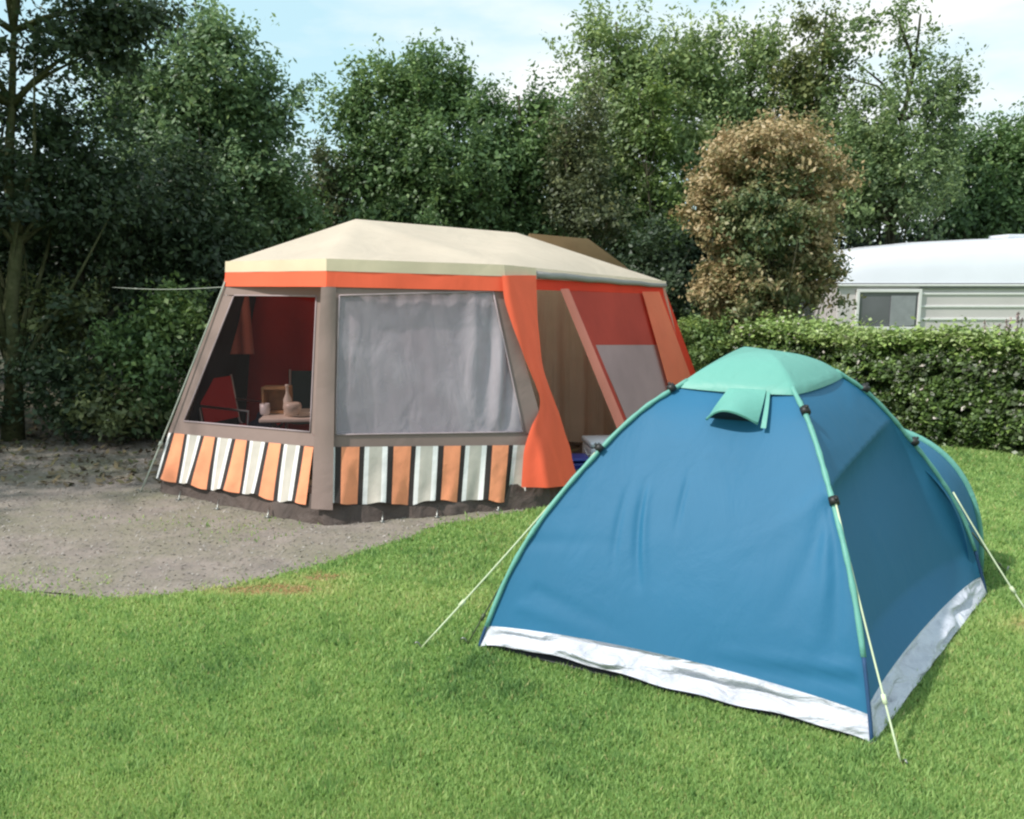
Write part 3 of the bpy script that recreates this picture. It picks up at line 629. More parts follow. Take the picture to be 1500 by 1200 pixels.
def stripes_mat():
    m, t, L = newmat('striped canvas'); out = nd(t, 'ShaderNodeOutputMaterial'); pb = nd(t, 'ShaderNodeBsdfPrincipled')
    uv = nd(t, 'ShaderNodeUVMap'); sx = nd(t, 'ShaderNodeSeparateXYZ'); fr = nd(t, 'ShaderNodeMath', operation='FRACT'); cr = nd(t, 'ShaderNodeValToRGB'); cr.color_ramp.interpolation = 'CONSTANT'
    L(uv.outputs[0], sx.inputs[0]); L(sx.outputs[0], fr.inputs[0]); L(fr.outputs[0], cr.inputs[0])
    seq = [(0, (.88, .32, .16)), (.34, (.03, .022, .02)), (.44, (.80, .78, .76)), (.53, (.50, .46, .40)), (.78, (.80, .78, .76)), (.88, (.03, .022, .02))]
    el = cr.color_ramp.elements; el[0].position = 0; el[0].color = seq[0][1]+(1,); el[1].position = seq[1][0]; el[1].color = seq[1][1]+(1,)
    for p, c in seq[2:]:
        e = el.new(p); e.color = c+(1,)
    n1 = nd(t, 'ShaderNodeTexNoise'); n1.inputs['Scale'].default_value = 7; n1.inputs['Detail'].default_value = 6
    tcn = nd(t, 'ShaderNodeTexCoord'); L(tcn.outputs['Object'], n1.inputs['Vector'])
    mr = nd(t, 'ShaderNodeMapRange'); mr.inputs[1].default_value = .3; mr.inputs[2].default_value = .7; mr.inputs[3].default_value = .88; mr.inputs[4].default_value = 1.08; L(n1.outputs[0], mr.inputs[0])
    mu = nd(t, 'ShaderNodeVectorMath', operation='SCALE'); L(cr.outputs[0], mu.inputs[0]); L(mr.outputs[0], mu.inputs['Scale']); L(mu.outputs[0], pb.inputs['Base Color'])
    bp = nd(t, 'ShaderNodeBump'); bp.inputs['Strength'].default_value = .35; bp.inputs['Distance'].default_value = .03; L(n1.outputs[0], bp.inputs['Height']); L(bp.outputs[0], pb.inputs['Normal'])
    pb.inputs['Roughness'].default_value = .8; L(pb.outputs[0], out.inputs[0]); return m
m_stripe = stripes_mat()
OT = empty('frame_tent', ((A+Dd)/2), 'large orange family frame tent with a cream roof, plastic windows and a striped skirt', 'tent')
PLf = Plane(A, B, Ae); PFr = Plane(B, Cc, Be.lerp(Ce, .5)); PSd = Plane(Ce, De, (Cc+Dd)/2)
rw = random.Random(9)
def wave(a, k, ph=0): return lambda u, t: a*math.sin(k*u+ph+1.3*t)*math.sin(math.pi*cl(t))
# roof ---------------------------------------------------------
mb = MB()
def tri(mb, a, b, c, n=14, sag=.03, mi=0):
    a, b, c = map(Vector, (a, b, c)); vs = []; idx = {}; nn = (b-a).cross(c-a).normalized()
    if nn.z < 0: nn = -nn
    for i in range(n+1):
        for j in range(n+1-i):
            u, v = i/n, j/n; w_ = 1-u-v; idx[i, j] = len(vs); p = a*w_+b*u+c*v
            vs.append(p-nn*sag*27*u*v*w_)
    fs = []
    for i in range(n):
        for j in range(n-i):
            fs.append((idx[i, j], idx[i+1, j], idx[i, j+1]))
            if i+j < n-1: fs.append((idx[i+1, j], idx[i+1, j+1], idx[i, j+1]))
    mb.add(vs, fs, mi)
Rm = gy(630, 328, 8.55)
tri(mb, Ae, Be, R1); tri(mb, Be, Ce, R1, sag=.03)
R2f = gy(870, 366, 9.3)
tri(mb, Ce, R2, R1, sag=.035); tri(mb, Ce, De, R2, sag=-.045)
tri(mb, Ae, R1, Fe); tri(mb, Fe, R1, R2, sag=.03); tri(mb, Fe, R2, Ee); tri(mb, Ee, R2, De)
mb.build('roof', m_cream, OT, weld=.002)
# rear lower tan roof
Q1 = gy(775, 342, 10.2); Q2 = gy(862, 350, 10.4); Q3 = gy(915, 389, 10.6)
mb = MB(); mb.patch(Q1, Q2, Q3, gy(800, 395, 10.6), 8, 6); mb.patch(Q1, Q2, Q2+Vector((.2, 1.9, -.5)), Q1+Vector((-.2, 1.9, -.5)), 6, 6)
mb.patch(Q2, Q3, Q3+Vector((.3, 1.4, -.1)), Q2+Vector((.2, 1.9, -.5)), 6, 6)
mb.build('rear_roof', m_tan, OT)
# valance: pale hem + orange
def strip(mb, pts, z0, z1, out=.012, n=12, ripple=.004, mi=0, lean=0):
    """fabric strip hanging from the eave polyline (mitred corners); z0,z1 drop below the eave"""
    P_ = [Vector(p) for p in pts]; N_ = []
    for i in range(len(P_)-1):
        d_ = P_[i+1]-P_[i]; nn = Vector((d_.y, -d_.x, 0)).normalized()
        if nn.dot(EYE-P_[i]) < 0: nn = -nn
        N_.append(nn)
    M_ = [N_[0]]+[((N_[i]+N_[i+1])/(1+N_[i].dot(N_[i+1]))) for i in range(len(N_)-1)]+[N_[-1]]
    for i in range(len(P_)-1):
        a, b = P_[i], P_[i+1]; na, nb = M_[i], M_[i+1]
        mb.patch(a+na*(out+lean*z0)-Vector((0, 0, z0)), b+nb*(out+lean*z0)-Vector((0, 0, z0)), b+nb*(out+lean*z1)-Vector((0, 0, z1)), a+na*(out+lean*z1)-Vector((0, 0, z1)), n, 3,
                 mi, disp=lambda u, t, q=i: ripple*math.sin(u*17+q*2+t)*math.sin(math.pi*cl(u)))
tmid = Ce.lerp(De, .14)
mb = MB(); strip(mb, [Ae, Be, Ce, tmid], .0, .085, out=.03, lean=.1); mb.build('hem', m_band, OT)
mb = MB(); strip(mb, [Ae, Be, Ce], .0865, .195, out=.024, lean=.14); mb.build('valance', m_orange, OT)
# rolled panel along the side, its grey painting the shadow under the eave
mb = MB(); n_ = Vector(((De-Ce).y, -(De-Ce).x, 0)).normalized()
a_, b_ = Ce.lerp(De, .14), De
pts = [a_.lerp(b_, i/12)+n_*(.02)-Vector((0, 0, .05+.004*math.sin(i*2))) for i in range(13)]
mb.tube(pts, [.032-.008*(i/12) for i in range(13)], 8); mb.build('eave_shadow_roll', m_eave_shadow, OT)
mb = MB(); strip(mb, [a_, b_], .0, .035, out=.03); mb.build('eave_edge', m_cream, OT)
# left wall -----------------------------------------------------
def wallquads(mb, P, quads, off=0.0, n=6, m=6, mi=0, disp=None):
    for q in quads:
        mb.patch(*[P.hit(x, y, off) for x, y in q], n, m, mi, disp)
mb = MB()
wallquads(mb, PLf, [((332, 398), (480, 396), (478, 436), (322, 432)),            # top
                    ((322, 432), (343, 434), (270, 617), (244, 640)),            # left edge
                    ((464, 435), (478, 436), (474, 652), (455, 633)),            # right edge
                    ((270, 617), (455, 633), (474, 655), (244, 640))], n=10)
lw = mb.build('wall', m_brown, OT, weld=.001)
mb = MB(); wallquads(mb, PFr, [((480, 396), (735, 402), (727, 428), (478, 434)),
                    ((478, 434), (497, 432), (490, 638), (474, 652)),
                    ((722, 426), (740, 426), (800, 640), (768, 634)),
                    ((490, 638), (768, 634), (800, 655), (474, 655))], n=12)
mb.build('wall', m_brown, OT, weld=.001)
# corner strip running to the ground and striped bands
mb = MB()
c1 = [(466, 430), (491, 430), (486, 768), (450, 768)]
mb.patch(PFr.hit(470, 421, .012), PFr.hit(492, 421, .012), gz(487, 748, .12)+Vector((0, .01, 0)), gz(455, 746, .12)+Vector((0, .01, 0)), 6, 24, disp=lambda u, t: .012*math.sin(u*math.pi)+.004*math.sin(t*23))
mb.build('corner_strip', m_brown, OT)
def band(P, tl, tr, br, bl, nper, ph, name='striped_skirt', gnd=.0):
    n, m = 96, 8; a, b, c, d_ = [P.hit(x, y, .006) for x, y in (tl, tr, br, bl)]
    vs = []; uvs = []
    for j in range(m+1):
        t = j/m
        for i in range(n+1):
            u = i/n; p = a.lerp(b, u).lerp(d_.lerp(c, u), t)
            fold = .018*math.sin(u*nper*2*math.pi*.97+.7)*t+.010*math.sin(u*31)*t+.005*math.sin(u*71+t*3)*t
            p = p+P.n*(fold+.01*t)+Vector((0, 0, .022*math.sin(u*nper*math.pi*2+1.1)+.01*math.sin(u*13))*1)*(t**4) if False else p+P.n*(fold+.01*t)+Vector((0, 0, (.011*math.sin(u*nper*math.pi*2+1.1)+.008*math.sin(u*13)+.004*math.sin(u*57))*t**4))
            vs.append(p); uvs.append((u*nper+ph, t))
    fs = [(j*(n+1)+i, j*(n+1)+i+1, (j+1)*(n+1)+i+1, (j+1)*(n+1)+i) for j in range(m) for i in range(n)]
    me = mesh(vs, fs); ul = me.uv_layers.new(name='UVMap')
    for l in me.loops: ul.data[l.index].uv = uvs[l.vertex_index]
    return link(name, me, m_stripe, OT)
band(PLf, (248, 634), (460, 655), (450, 739), (233, 703), 4.45, .80)
band(PFr, (482, 655), (776, 652), (768, 731), (480, 740), 4.03, .77)
# dark mud skirt with folds
def skirt(p0, p1, z, out, n=60, seed=1):
    r = random.Random(seed); mb = MB(); vs = []; d_ = p1-p0; nn = Vector((d_.y, -d_.x, 0)).normalized()
    if nn.dot(EYE-p0) < 0: nn = -nn
    ph = [r.uniform(0, 6) for _ in range(4)]
    for j in range(6):
        t = j/5
        for i in range(n+1):
            u = i/n; f = .014*math.sin(u*17+ph[0])+.010*math.sin(u*37+ph[1])+.005*math.sin(u*83+ph[2])
            tz = z*(1-t)+.006+.008*max(0, math.sin(u*23+ph[3]))*t*(1-t)*2
            vs.append(p0.lerp(p1, u)+nn*(out*t+f*t-.03)+Vector((0, 0, tz)))
    fs = [(j*(n+1)+i, j*(n+1)+i+1, (j+1)*(n+1)+i+1, (j+1)*(n+1)+i) for j in range(5) for i in range(n)]
    mb.add(vs, fs); mb.build('mud_skirt', m_skirt, OT)
skirt(A+Vector((.03, .05, 0)), B+Vector((0, .03, 0)), .20, .05, seed=1)
skirt(B+Vector((0, .03, 0)), Cc+Vector((0, 0, 0)), .18, .05, seed=2)
skirt(Cc-Vector((.05, 0, 0)), Cc.lerp(Dd, .42), .16, .02, seed=3)
# windows
mb = MB(); wallquads(mb, PLf, [((343, 434), (464, 435), (455, 633), (270, 617))], -.004, 16, 16, disp=wave(.006, 6)); mb.build('window', m_clear, OT)
def creases(u, t):
    v = 0
    for (x, k, a, ph) in ((.78, 30, .014, 0), (.86, 42, .018, 1.5), (.9, 60, .014, .4)):
        v += a*math.exp(-((u-x-.05*math.sin(t*3))/.10)**2)*math.sin(k*(u+.22*t)+ph)*math.sin(math.pi*t)**.5
    return v+.006*math.sin(5*u+3*t)*math.sin(math.pi*t)
mb = MB(); wallquads(mb, PFr, [((497, 432), (722, 426), (768, 634), (490, 638))], -.004, 90, 40, disp=creases); mb.build('window', m_film, OT)
mb = MB()   # welt round the right window
for a, b in (((497, 433), (722, 427)), ((722, 427), (767, 633)), ((767, 633), (491, 637)), ((491, 637), (497, 433))):
    mb.tube([PFr.hit(a[0]+(b[0]-a[0])*t/6, a[1]+(b[1]-a[1])*t/6, .004) for t in range(7)], .006, 6)
mb.build('window_welt', m_lilac, OT)
mb = MB()
for a, b in (((344, 433), (464, 434)), ((343, 434), (270, 617)), ((270, 617), (455, 633)), ((455, 633), (464, 434))):
    mb.tube([PLf.hit(a[0]+(b[0]-a[0])*t/6, a[1]+(b[1]-a[1])*t/6, .004) for t in range(7)], .006, 6)
mb.build('window_welt', m_lilac, OT)
# closed curtain behind the right window
mb = MB(); mb.patch(*[PFr.hit(x, y, -.07) for x, y in ((486, 424), (728, 418), (790, 645), (480, 648))], 110, 6, disp=lambda u, t: .003*math.sin(u*61)+.004*math.sin(u*23+2)); mb.build('curtain', m_lilac, OT)
# orange side curtain wrapped round the front corner
rows = [(406, 732, 776, 0, 0, 0.015), (440, 735, 777, 0, 0, 0.020), (470, 744, 778, 0, 0, 0.024), (500, 754, 781, 0, 0, 0.029), (530, 763, 784, 0, 0, 0.033), (548, 769, 788, 0, 0, 0.036), (572, 777, 796, 0, 0, 0.039), (587, 781, 802, 0, 0, 0.042), (608, 780, 810, 0, 0, 0.045), (635, 771, 818, 0, 0, 0.049), (659, 764, 826, 0, 0, 0.052), (680, 762, 830, 0, 0, 0.055), (713, 760, 840, 0, 0, 0.060)]
mb = MB(); vs = []; n = 40; RR = []
for k in range(len(rows)-1):
    for q in range(4):
        t = q/4; r0, r1, r2, r3 = rows[max(k-1, 0)], rows[k], rows[k+1], rows[min(k+2, len(rows)-1)]
        RR.append([r1[0]+(r2[0]-r1[0])*t]+[.5*(2*r1[i]+(r2[i]-r0[i])*t+(2*r0[i]-5*r1[i]+4*r2[i]-r3[i])*t*t+(3*r1[i]-r0[i]-3*r2[i]+r3[i])*t**3) for i in range(1, 6)])
RR.append(list(rows[-1]))
for j, (py, x0, x1, y0, y1, am) in enumerate(RR):
    cxp = 735+(806-735)*(py-388)/(742-388)
    for i in range(n+1):
        u = i/n; px_ = x0+u*(x1-x0); q1, q2 = PFr.hit(px_, py, .06), PSd.hit(px_, py, .06)
        w_ = cl((px_-cxp)/14+.5); f_ = q1.lerp(q2, w_*w_*(3-2*w_))
        p = f_+Vector((.35, -.9, 0))*am*(math.sin(math.pi*u)*.35+.15*math.sin(u*11+j*.05)*math.sin(math.pi*u))
        vs.append(p)
fs = [(j*(n+1)+i, j*(n+1)+i+1, (j+1)*(n+1)+i+1, (j+1)*(n+1)+i) for j in range(len(RR)-1) for i in range(n)]
mb.add(vs, fs); mb.build('door_curtain', m_orange, OT)
# side wall: salmon post strip, window wall, orange wing
mb = MB(); mb.patch(*[PSd.hit(x, y, .01) for x, y in ((819, 424), (832, 424), (927, 652), (912, 652))], 6, 24, disp=lambda u, t: .02*math.sin(u*math.pi)); mb.build('post_strip', m_salmon, OT)
mb = MB(); mb.patch(*[PSd.hit(x, y, -.01) for x, y in ((777, 408), (972, 419), (974, 431), (777, 424))], 20, 3); mb.build('side_valance', m_red, OT)
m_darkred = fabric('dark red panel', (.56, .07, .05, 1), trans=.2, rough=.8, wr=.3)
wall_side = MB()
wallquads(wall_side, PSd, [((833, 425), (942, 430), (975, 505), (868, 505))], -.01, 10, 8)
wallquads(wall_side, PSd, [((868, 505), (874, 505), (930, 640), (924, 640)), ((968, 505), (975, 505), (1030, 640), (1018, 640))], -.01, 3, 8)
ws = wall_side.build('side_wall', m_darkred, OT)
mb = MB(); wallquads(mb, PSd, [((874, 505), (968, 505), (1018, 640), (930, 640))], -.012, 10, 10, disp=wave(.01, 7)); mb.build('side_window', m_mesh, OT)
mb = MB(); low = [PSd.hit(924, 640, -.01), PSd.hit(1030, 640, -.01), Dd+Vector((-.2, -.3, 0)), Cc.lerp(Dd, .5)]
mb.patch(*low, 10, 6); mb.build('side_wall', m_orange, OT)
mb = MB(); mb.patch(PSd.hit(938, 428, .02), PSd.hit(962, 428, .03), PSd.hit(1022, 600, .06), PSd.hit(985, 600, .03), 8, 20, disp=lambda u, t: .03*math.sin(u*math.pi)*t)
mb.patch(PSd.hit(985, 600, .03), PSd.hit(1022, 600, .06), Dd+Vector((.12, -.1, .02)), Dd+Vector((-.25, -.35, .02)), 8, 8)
mb.build('wing', fabric('sunlit orange wing', (1, .24, .13, 1), trans=.3, rough=.75, wr=.3), OT, weld=.001)  # sunlit tone of this face put into its orange
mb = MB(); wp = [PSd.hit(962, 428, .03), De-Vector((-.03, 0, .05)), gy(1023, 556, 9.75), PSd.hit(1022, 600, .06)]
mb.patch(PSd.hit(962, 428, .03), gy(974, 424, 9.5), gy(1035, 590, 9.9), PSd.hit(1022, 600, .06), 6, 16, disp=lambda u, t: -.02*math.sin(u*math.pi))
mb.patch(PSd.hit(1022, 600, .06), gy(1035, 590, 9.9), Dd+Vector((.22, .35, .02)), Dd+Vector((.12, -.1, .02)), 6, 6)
mb.build('wing', m_red, OT)  # shading of the receding face put into the redder canvas
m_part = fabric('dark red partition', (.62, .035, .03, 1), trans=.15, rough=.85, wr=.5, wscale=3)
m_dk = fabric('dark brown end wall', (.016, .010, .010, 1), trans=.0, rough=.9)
# rear walls
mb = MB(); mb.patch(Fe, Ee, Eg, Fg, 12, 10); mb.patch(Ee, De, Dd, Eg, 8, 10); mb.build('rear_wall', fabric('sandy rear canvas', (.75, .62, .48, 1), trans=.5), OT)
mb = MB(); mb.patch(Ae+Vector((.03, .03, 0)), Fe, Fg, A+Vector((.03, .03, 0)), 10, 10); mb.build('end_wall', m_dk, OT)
# inner bedroom curtain seen through the door and the dark red partition seen through the left window
p0, p1 = Vector((-.35, 8.2, 0)), Vector((1.55, 9.35, 0))
mb = MB(); vs = []; n = 120
for j in range(9):
    for i in range(n+1):
        u = i/n; q = p0.lerp(p1, u); f = .035*math.sin(u*48)+.02*math.sin(u*23+1)
        vs.append(q+Vector((.5, -.85, 0))*f*(1+.4*(j/8))+Vector((0, 0, (1.80-.22*u)*(1-j/8)+.02)))
mb.add(vs, [(j*(n+1)+i, j*(n+1)+i+1, (j+1)*(n+1)+i+1, (j+1)*(n+1)+i) for j in range(8) for i in range(n)]); mb.build('inner_curtain', m_inner, OT)
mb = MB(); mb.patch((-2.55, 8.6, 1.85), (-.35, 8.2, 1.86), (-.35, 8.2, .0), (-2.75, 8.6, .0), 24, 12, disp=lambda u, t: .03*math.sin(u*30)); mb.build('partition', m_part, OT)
mb = MB(); g_ = [A.lerp(TL, 0)+Vector((.1, .1, .012)), B+Vector((0, .12, .012)), Cc+Vector((-.1, .1, .012)), Dd+Vector((-.2, 0, .012)), Eg+Vector((0, -.1, .012)), Fg+Vector((.1, -.1, .012))]
mb.add(g_, [tuple(range(6))]); mb.build('groundsheet', plain('brown groundsheet', (.07, .05, .04, 1), rough=.7), OT, smooth=False)
# frame poles
for a, b in ((Ae-Vector((0, 0, .04)), A), (Be-Vector((0, 0, .04)), B), (De-Vector((0, 0, .05)), Dd), (Fe, Fg)):
    mb = MB(); inn = (OT.location-a).normalized(); inn.z = 0; mb.tube([Vector(a)+inn*.06-Vector((0, 0, .03)), Vector(b)+inn*.08], .012, 8); mb.build('pole', m_steel, OT)
for a, b in ((Ae, Be), (Be, Ce), (Ce, De), (Be, R1), (R1, R2), (R2, De)):
    mb = MB(); mb.tube([Vector(a)-Vector((0, 0, .05))+Vector((0, .04, 0)), Vector(b)-Vector((0, 0, .05))+Vector((0, .04, 0))], .011, 8); mb.build('pole', m_steel, OT)
def guy(parent, pts, r=.004, mat=None, peg=True, sag=.01):
    pts = [Vector(p) for p in pts]; P_ = []
    for i in range(len(pts)-1):
        for k in range(8):
            t = k/8; P_.append(pts[i].lerp(pts[i+1], t)-Vector((0, 0, sag*math.sin(math.pi*t))))
    P_.append(pts[-1]); mb = MB(); q_ = len(P_)*2//3; mb.tube(P_, r, 6); mb.tube([P_[q_], P_[q_]+(P_[q_+1]-P_[q_]).normalized()*.035], r*2.3, 6); g = mb.build('guy_line', mat or m_line, parent)
    if peg:
        e = pts[-1]; d_ = (pts[-2]-e); d_.z = 0; d_.normalize()
        mb = MB(); mb.tube([e-d_*-.03-Vector((0, 0, .06)), e-d_*.012+Vector((0, 0, .025)), e-d_*.02+Vector((0, 0, .03)), e-d_*.032+Vector((0, 0, .022))], .004, 6); mb.build('peg', m_peg, parent)
    return g
guy(OT, [Ae-Vector((.02, .05, .16)), gz(206, 722)], .007, m_line2)
guy(OT, [Ae-Vector((.03, 0, .2)), gy(165, 421, 8.6)], .003, m_line2, peg=False, sag=.02)
for x, y in ((262, 731), (318, 745), (392, 757), (560, 764), (640, 757), (730, 747)):
    mb = MB(); e = gz(x, y+3); mb.tube([e+Vector((0, .05, .07)), e+Vector((0, 0, .012)), e+Vector((0, 0, -.05))], .006, 6); mb.tube([e+Vector((-.02, 0, .014)), e+Vector((.02, 0, .014))], .005, 6); mb.build('peg', m_peg, OT)

# things inside the orange tent -------------------------------------
m_wood = plain('pine wood', (.42, .24, .11, 1), rough=.6, var=.25, scale=12)
m_alu = plain('brushed tube', (.5, .5, .5, 1), rough=.35, metal=1)
m_pale = plain('pale plastic', (.8, .72, .62, 1), rough=.4)
m_teal = fabric('teal seat cloth', (.05, .085, .085, 1), trans=0)
m_redc = fabric('red seat cloth', (.55, .02, .02, 1), trans=0)
def P7(px, py, y): return gy(px, py, y)
tb = Vector((-1.55, 6.95, 0)); TT = empty('folding_table', tb, 'pale camping table seen through the left window', 'table')
mb = MB(); mb.box(tb+Vector((0, 0, .60)), (.95, .55, .03), .1, bevel=.008); mb.build('tabletop', m_pale, TT, smooth=False)
for sx in (-.4, .4):
    for sy in (-.2, .2):
        mb = MB(); mb.tube([tb+Vector((sx, sy, .0)), tb+Vector((sx*.9, sy, .585))], .012, 8); mb.build('leg', m_alu, TT)
tz = .617
def camp_chair(px, y, rot, mat, label, zs=.42, back=.85):
    b = Vector((gx(px, y), y, 0)); root = empty('camping_chair', b, label, 'chair', 'camping chairs inside the orange tent')
    M = Matrix.Translation(b) @ Matrix.Rotation(rot, 4, 'Z'); T = lambda x, y_, z: M @ Vector((x, y_, z))
    mb = MB(); mb.patch(T(-.22, .22, zs), T(.22, .22, zs), T(.22, -.22, zs+.03), T(-.22, -.22, zs+.03), 6, 6, disp=lambda u, t: -.03*math.sin(math.pi*u)); mb.build('seat', mat, root)
    mb = MB(); mb.patch(T(-.22, .30, back), T(.22, .30, back), T(.22, .23, zs+.06), T(-.22, .23, zs+.06), 6, 6, disp=lambda u, t: -.02*math.sin(math.pi*u)); mb.build('backrest', mat, root)
    for sx in (-.235, .235):
        mb = MB(); mb.tube([T(sx, -.25, 0), T(sx, .24, zs+.02), T(sx, .31, back+.01)], .011, 6); mb.tube([T(sx, .25, 0), T(sx, -.22, zs+.02), T(sx, -.24, zs+.2), T(sx, .26, zs+.22)], .011, 6); mb.build('frame', m_alu, root)
camp_chair(448, 7.75, math.pi*.0, m_teal, 'dark teal camping chair behind the table, seen through the left window')
camp_chair(352, 7.3, 1.2, m_redc, 'red camping chair left of the table inside the tent')
cb = P7(408, 626, 6.95)
cr_ = empty('wooden_rack', Vector((cb.x, 6.95, tz)), 'small open wooden box standing on the camping table', 'box'); c0 = Vector((cb.x, 6.95, tz))
mb = MB()
for sx in (-.1, .1): mb.box(c0+Vector((sx, 0, .11)), (.02, .14, .22), bevel=.003)
mb.box(c0+Vector((0, 0, .011)), (.178, .14, .02)); mb.box(c0+Vector((0, 0, .21)), (.178, .14, .02)); mb.box(c0+Vector((0, .06, .11)), (.176, .01, .176)); mb.build('box_shell', m_wood, cr_, smooth=False)
mb = MB(); b0 = Vector((gx(418, 6.82), 6.82, tz)); mb.lathe(b0, [(.03, 0), (.034, .01), (.034, .13), (.012, .18), (.012, .23), (.015, .235), (.015, .25)]); tag(mb.build('bottle', m_pale), 'slim pale bottle standing beside the wooden box', 'bottle')
mb = MB(); b0 = Vector((gx(428, 6.85), 6.78, tz)); mb.lathe(b0, [(.04, 0), (.06, .02), (.075, .07), (.07, .10), (.05, .11)]); tag(mb.build('bowl', plain('cream china', (.7, .6, .5, 1), rough=.3)), 'round cream bowl at the front of the camping table', 'bowl')
mb = MB(); b0 = Vector((gx(384, 6.85), 6.85, tz)); mb.lathe(b0, [(.035, 0), (.04, .01), (.04, .09), (.036, .09), (.034, .015)]); tag(mb.build('mug', plain('white enamel', (.75, .73, .72, 1), rough=.3)), 'white mug left of the wooden box on the table', 'mug')
mb = MB(); p = gy(350, 452, 7.9); mb.patch(p+Vector((-.09, 0, .16)), p+Vector((.09, 0, .16)), p+Vector((.12, 0, -.42)), p+Vector((-.12, 0, -.42)), 12, 12, disp=lambda u, t: .02*math.sin(u*12))
mb.tube([p+Vector((-.1, 0, .16)), p+Vector((.1, 0, .16))], .008, 6)
tag(mb.build('hanging_towel', m_salmon), 'faded salmon towel hanging inside behind the left window', 'towel')
bc_ = Vector((gx(378, 7.25), 7.25, .015)); mb = MB(); mb.lathe(bc_, [(.12, 0), (.17, .04), (.19, .2), (.17, .38), (.11, .47), (.05, .50), (.03, .56)], 14)
tag(mb.build('bag', fabric('navy bag cloth', (.03, .04, .09, 1), trans=0, wr=.9)), 'navy cloth bag standing between the red chair and the table', 'bag')
mb = MB(); b0 = Vector((gx(440, 6.8), 6.80, tz)); mb.lathe(b0, [(.05, 0), (.09, .008), (.11, .018), (.10, .014), (.05, .006)]); tag(mb.build('plate', m_pale), 'flat pale plate at the right end of the camping table', 'plate')
# cool boxes in the doorway
def coolbox(c, size, mat, lidmat, label, rz):
    root = empty('cool_box', c, label, 'cool box'); c = Vector(c)
    mb = MB(); mb.box(c+Vector((0, 0, size[2]*.40)), (size[0], size[1], size[2]*.80), rz, bevel=.02); mb.build('body', mat, root)
    mb = MB(); mb.box(c+Vector((0, 0, size[2]*.81+size[2]*.09)), (size[0]*1.04, size[1]*1.04, size[2]*.17), rz, bevel=.018); mb.build('lid', lidmat, root)
    M = Matrix.Translation(c) @ Matrix.Rotation(rz, 4, 'Z')
    mb = MB(); mb.tube([M @ Vector((-size[0]*.54, 0, size[2]*.7)), M @ Vector((-size[0]*.54, -size[1]*.3, size[2]*.55)), M @ Vector((0, -size[1]*.56, size[2]*.5)), M @ Vector((size[0]*.54, -size[1]*.3, size[2]*.55)), M @ Vector((size[0]*.54, 0, size[2]*.7))], .01, 6); mb.build('handle', lidmat, root)
m_bluep = plain('navy plastic', (.015, .03, .22, 1), rough=.35); m_whitep = plain('white plastic', (.62, .64, .70, 1), rough=.35)
coolbox(Vector((gx(846, 7.15), 7.15, .014)), (.20, .24, .20), m_bluep, m_bluep, 'navy blue cool box on the ground in the tent doorway', .1)
coolbox(Vector((gx(890, 7.5), 7.5, .014)), (.36, .34, .29), m_whitep, m_whitep, 'pale grey cool box next to the navy one in the tent doorway', .15)

# ================================================================ BLUE DOME TENT
m_bluef = fabric('blue nylon', (.020, .132, .25, 1), trans=.02, rough=.6, wr=.17, wscale=3.2, stretch=(1.4, 1.4, .8), var=.045, spec=.28)
m_mint = fabric('mint nylon', (.15, .40, .335, 1), trans=.12, rough=.5, wr=.3, wscale=5, var=.06, spec=.4)
m_white = fabric('white groundsheet', (.58, .59, .66, 1), trans=.05, rough=.42, wr=1.0, wscale=8, stretch=(.7, .7, 2.2), var=.08, dirt=((.30, .31, .34, 1), .7))
m_blk = plain('black clip', (.015, .015, .015, 1), rough=.5)
m_navy = fabric('navy nylon', (.02, .06, .14, 1), trans=0)
BT = empty('dome_tent', TC.copy(), 'blue dome tent with mint green roof cap and pole sleeves on the lawn', 'tent')
COR = [TL, TN, TR, TF]
def dome(k, u, s, off=0.0, sagf=None):
    a, b = COR[k]-TC, COR[(k+1) % 4]-TC
    p = TC+(a*(1-u)+b*u)*s; z = zprof(s)+zadd(k, u, s); p.z = z
    hn = (a+b)*.5; hn.z = 0; hn.normalize()
    slope = (zprof(max(0, s-.01))-zprof(min(1, s+.01)))/.02
    w_ = (a+b).length*.5
    nrm = (hn*slope+Vector((0, 0, w_))).normalized()
    ed = abs(2*u-1)**3; dd_ = (a if u < .5 else b); pn_ = (dd_.normalized()*slope+Vector((0, 0, dd_.length))).normalized()
    if off: nrm = nrm.lerp(pn_, ed).normalized()
    o_ = off+(sagf(u, z) if sagf else 0)
    return p+nrm*o_, nrm
def seg(u, z, a, b, amp, wd):
    ax, az = a; bx, bz = b; dx, dz = bx-ax, bz-az; l2 = dx*dx+dz*dz
    t = cl(((u-ax)*dx+(z-az)*dz)/l2); e = math.hypot(u-(ax+dx*t), z-(az+dz*t))
    if .15 < ax < .9: return amp*math.exp(-(e/wd)**2)*math.sin(math.pi*cl(t*.9+.05))**1.2
    return amp*math.exp(-(e/wd)**2)*(1-.75*t)
EN = lambda u: (4*u*(1-u))
def sag_front(u, z):
    v = -.035*EN(u)**.8*math.sin(math.pi*cl(z/1.3))
    for a, b, am, wd in (((.99, .84), (.80, .40), -.012, .03), ((.99, .84), (.88, .30), .012, .025), ((.985, .80), (.93, .28), -.014, .02), ((.99, .86), (.70, .62), .006, .03),
                         ((.27, .82), (.40, .38), -.010, .014), ((.29, .82), (.425, .38), .007, .014), ((.21, .80), (.31, .42), -.006, .013), ((.43, .88), (.46, .62), -.005, .012), ((.10, .3), (.35, .22), -.006, .02), ((.08, .22), (.34, .17), .006, .02),
                         ((.97, .2), (.6, .16), -.010, .018), ((.97, .25), (.66, .21), .008, .02), ((.0, .5), (.25, .55), -.004, .03)):
        v += seg(u, z, a, b, am, wd)
    return v+.004*math.sin(u*7+z*5)*EN(u)
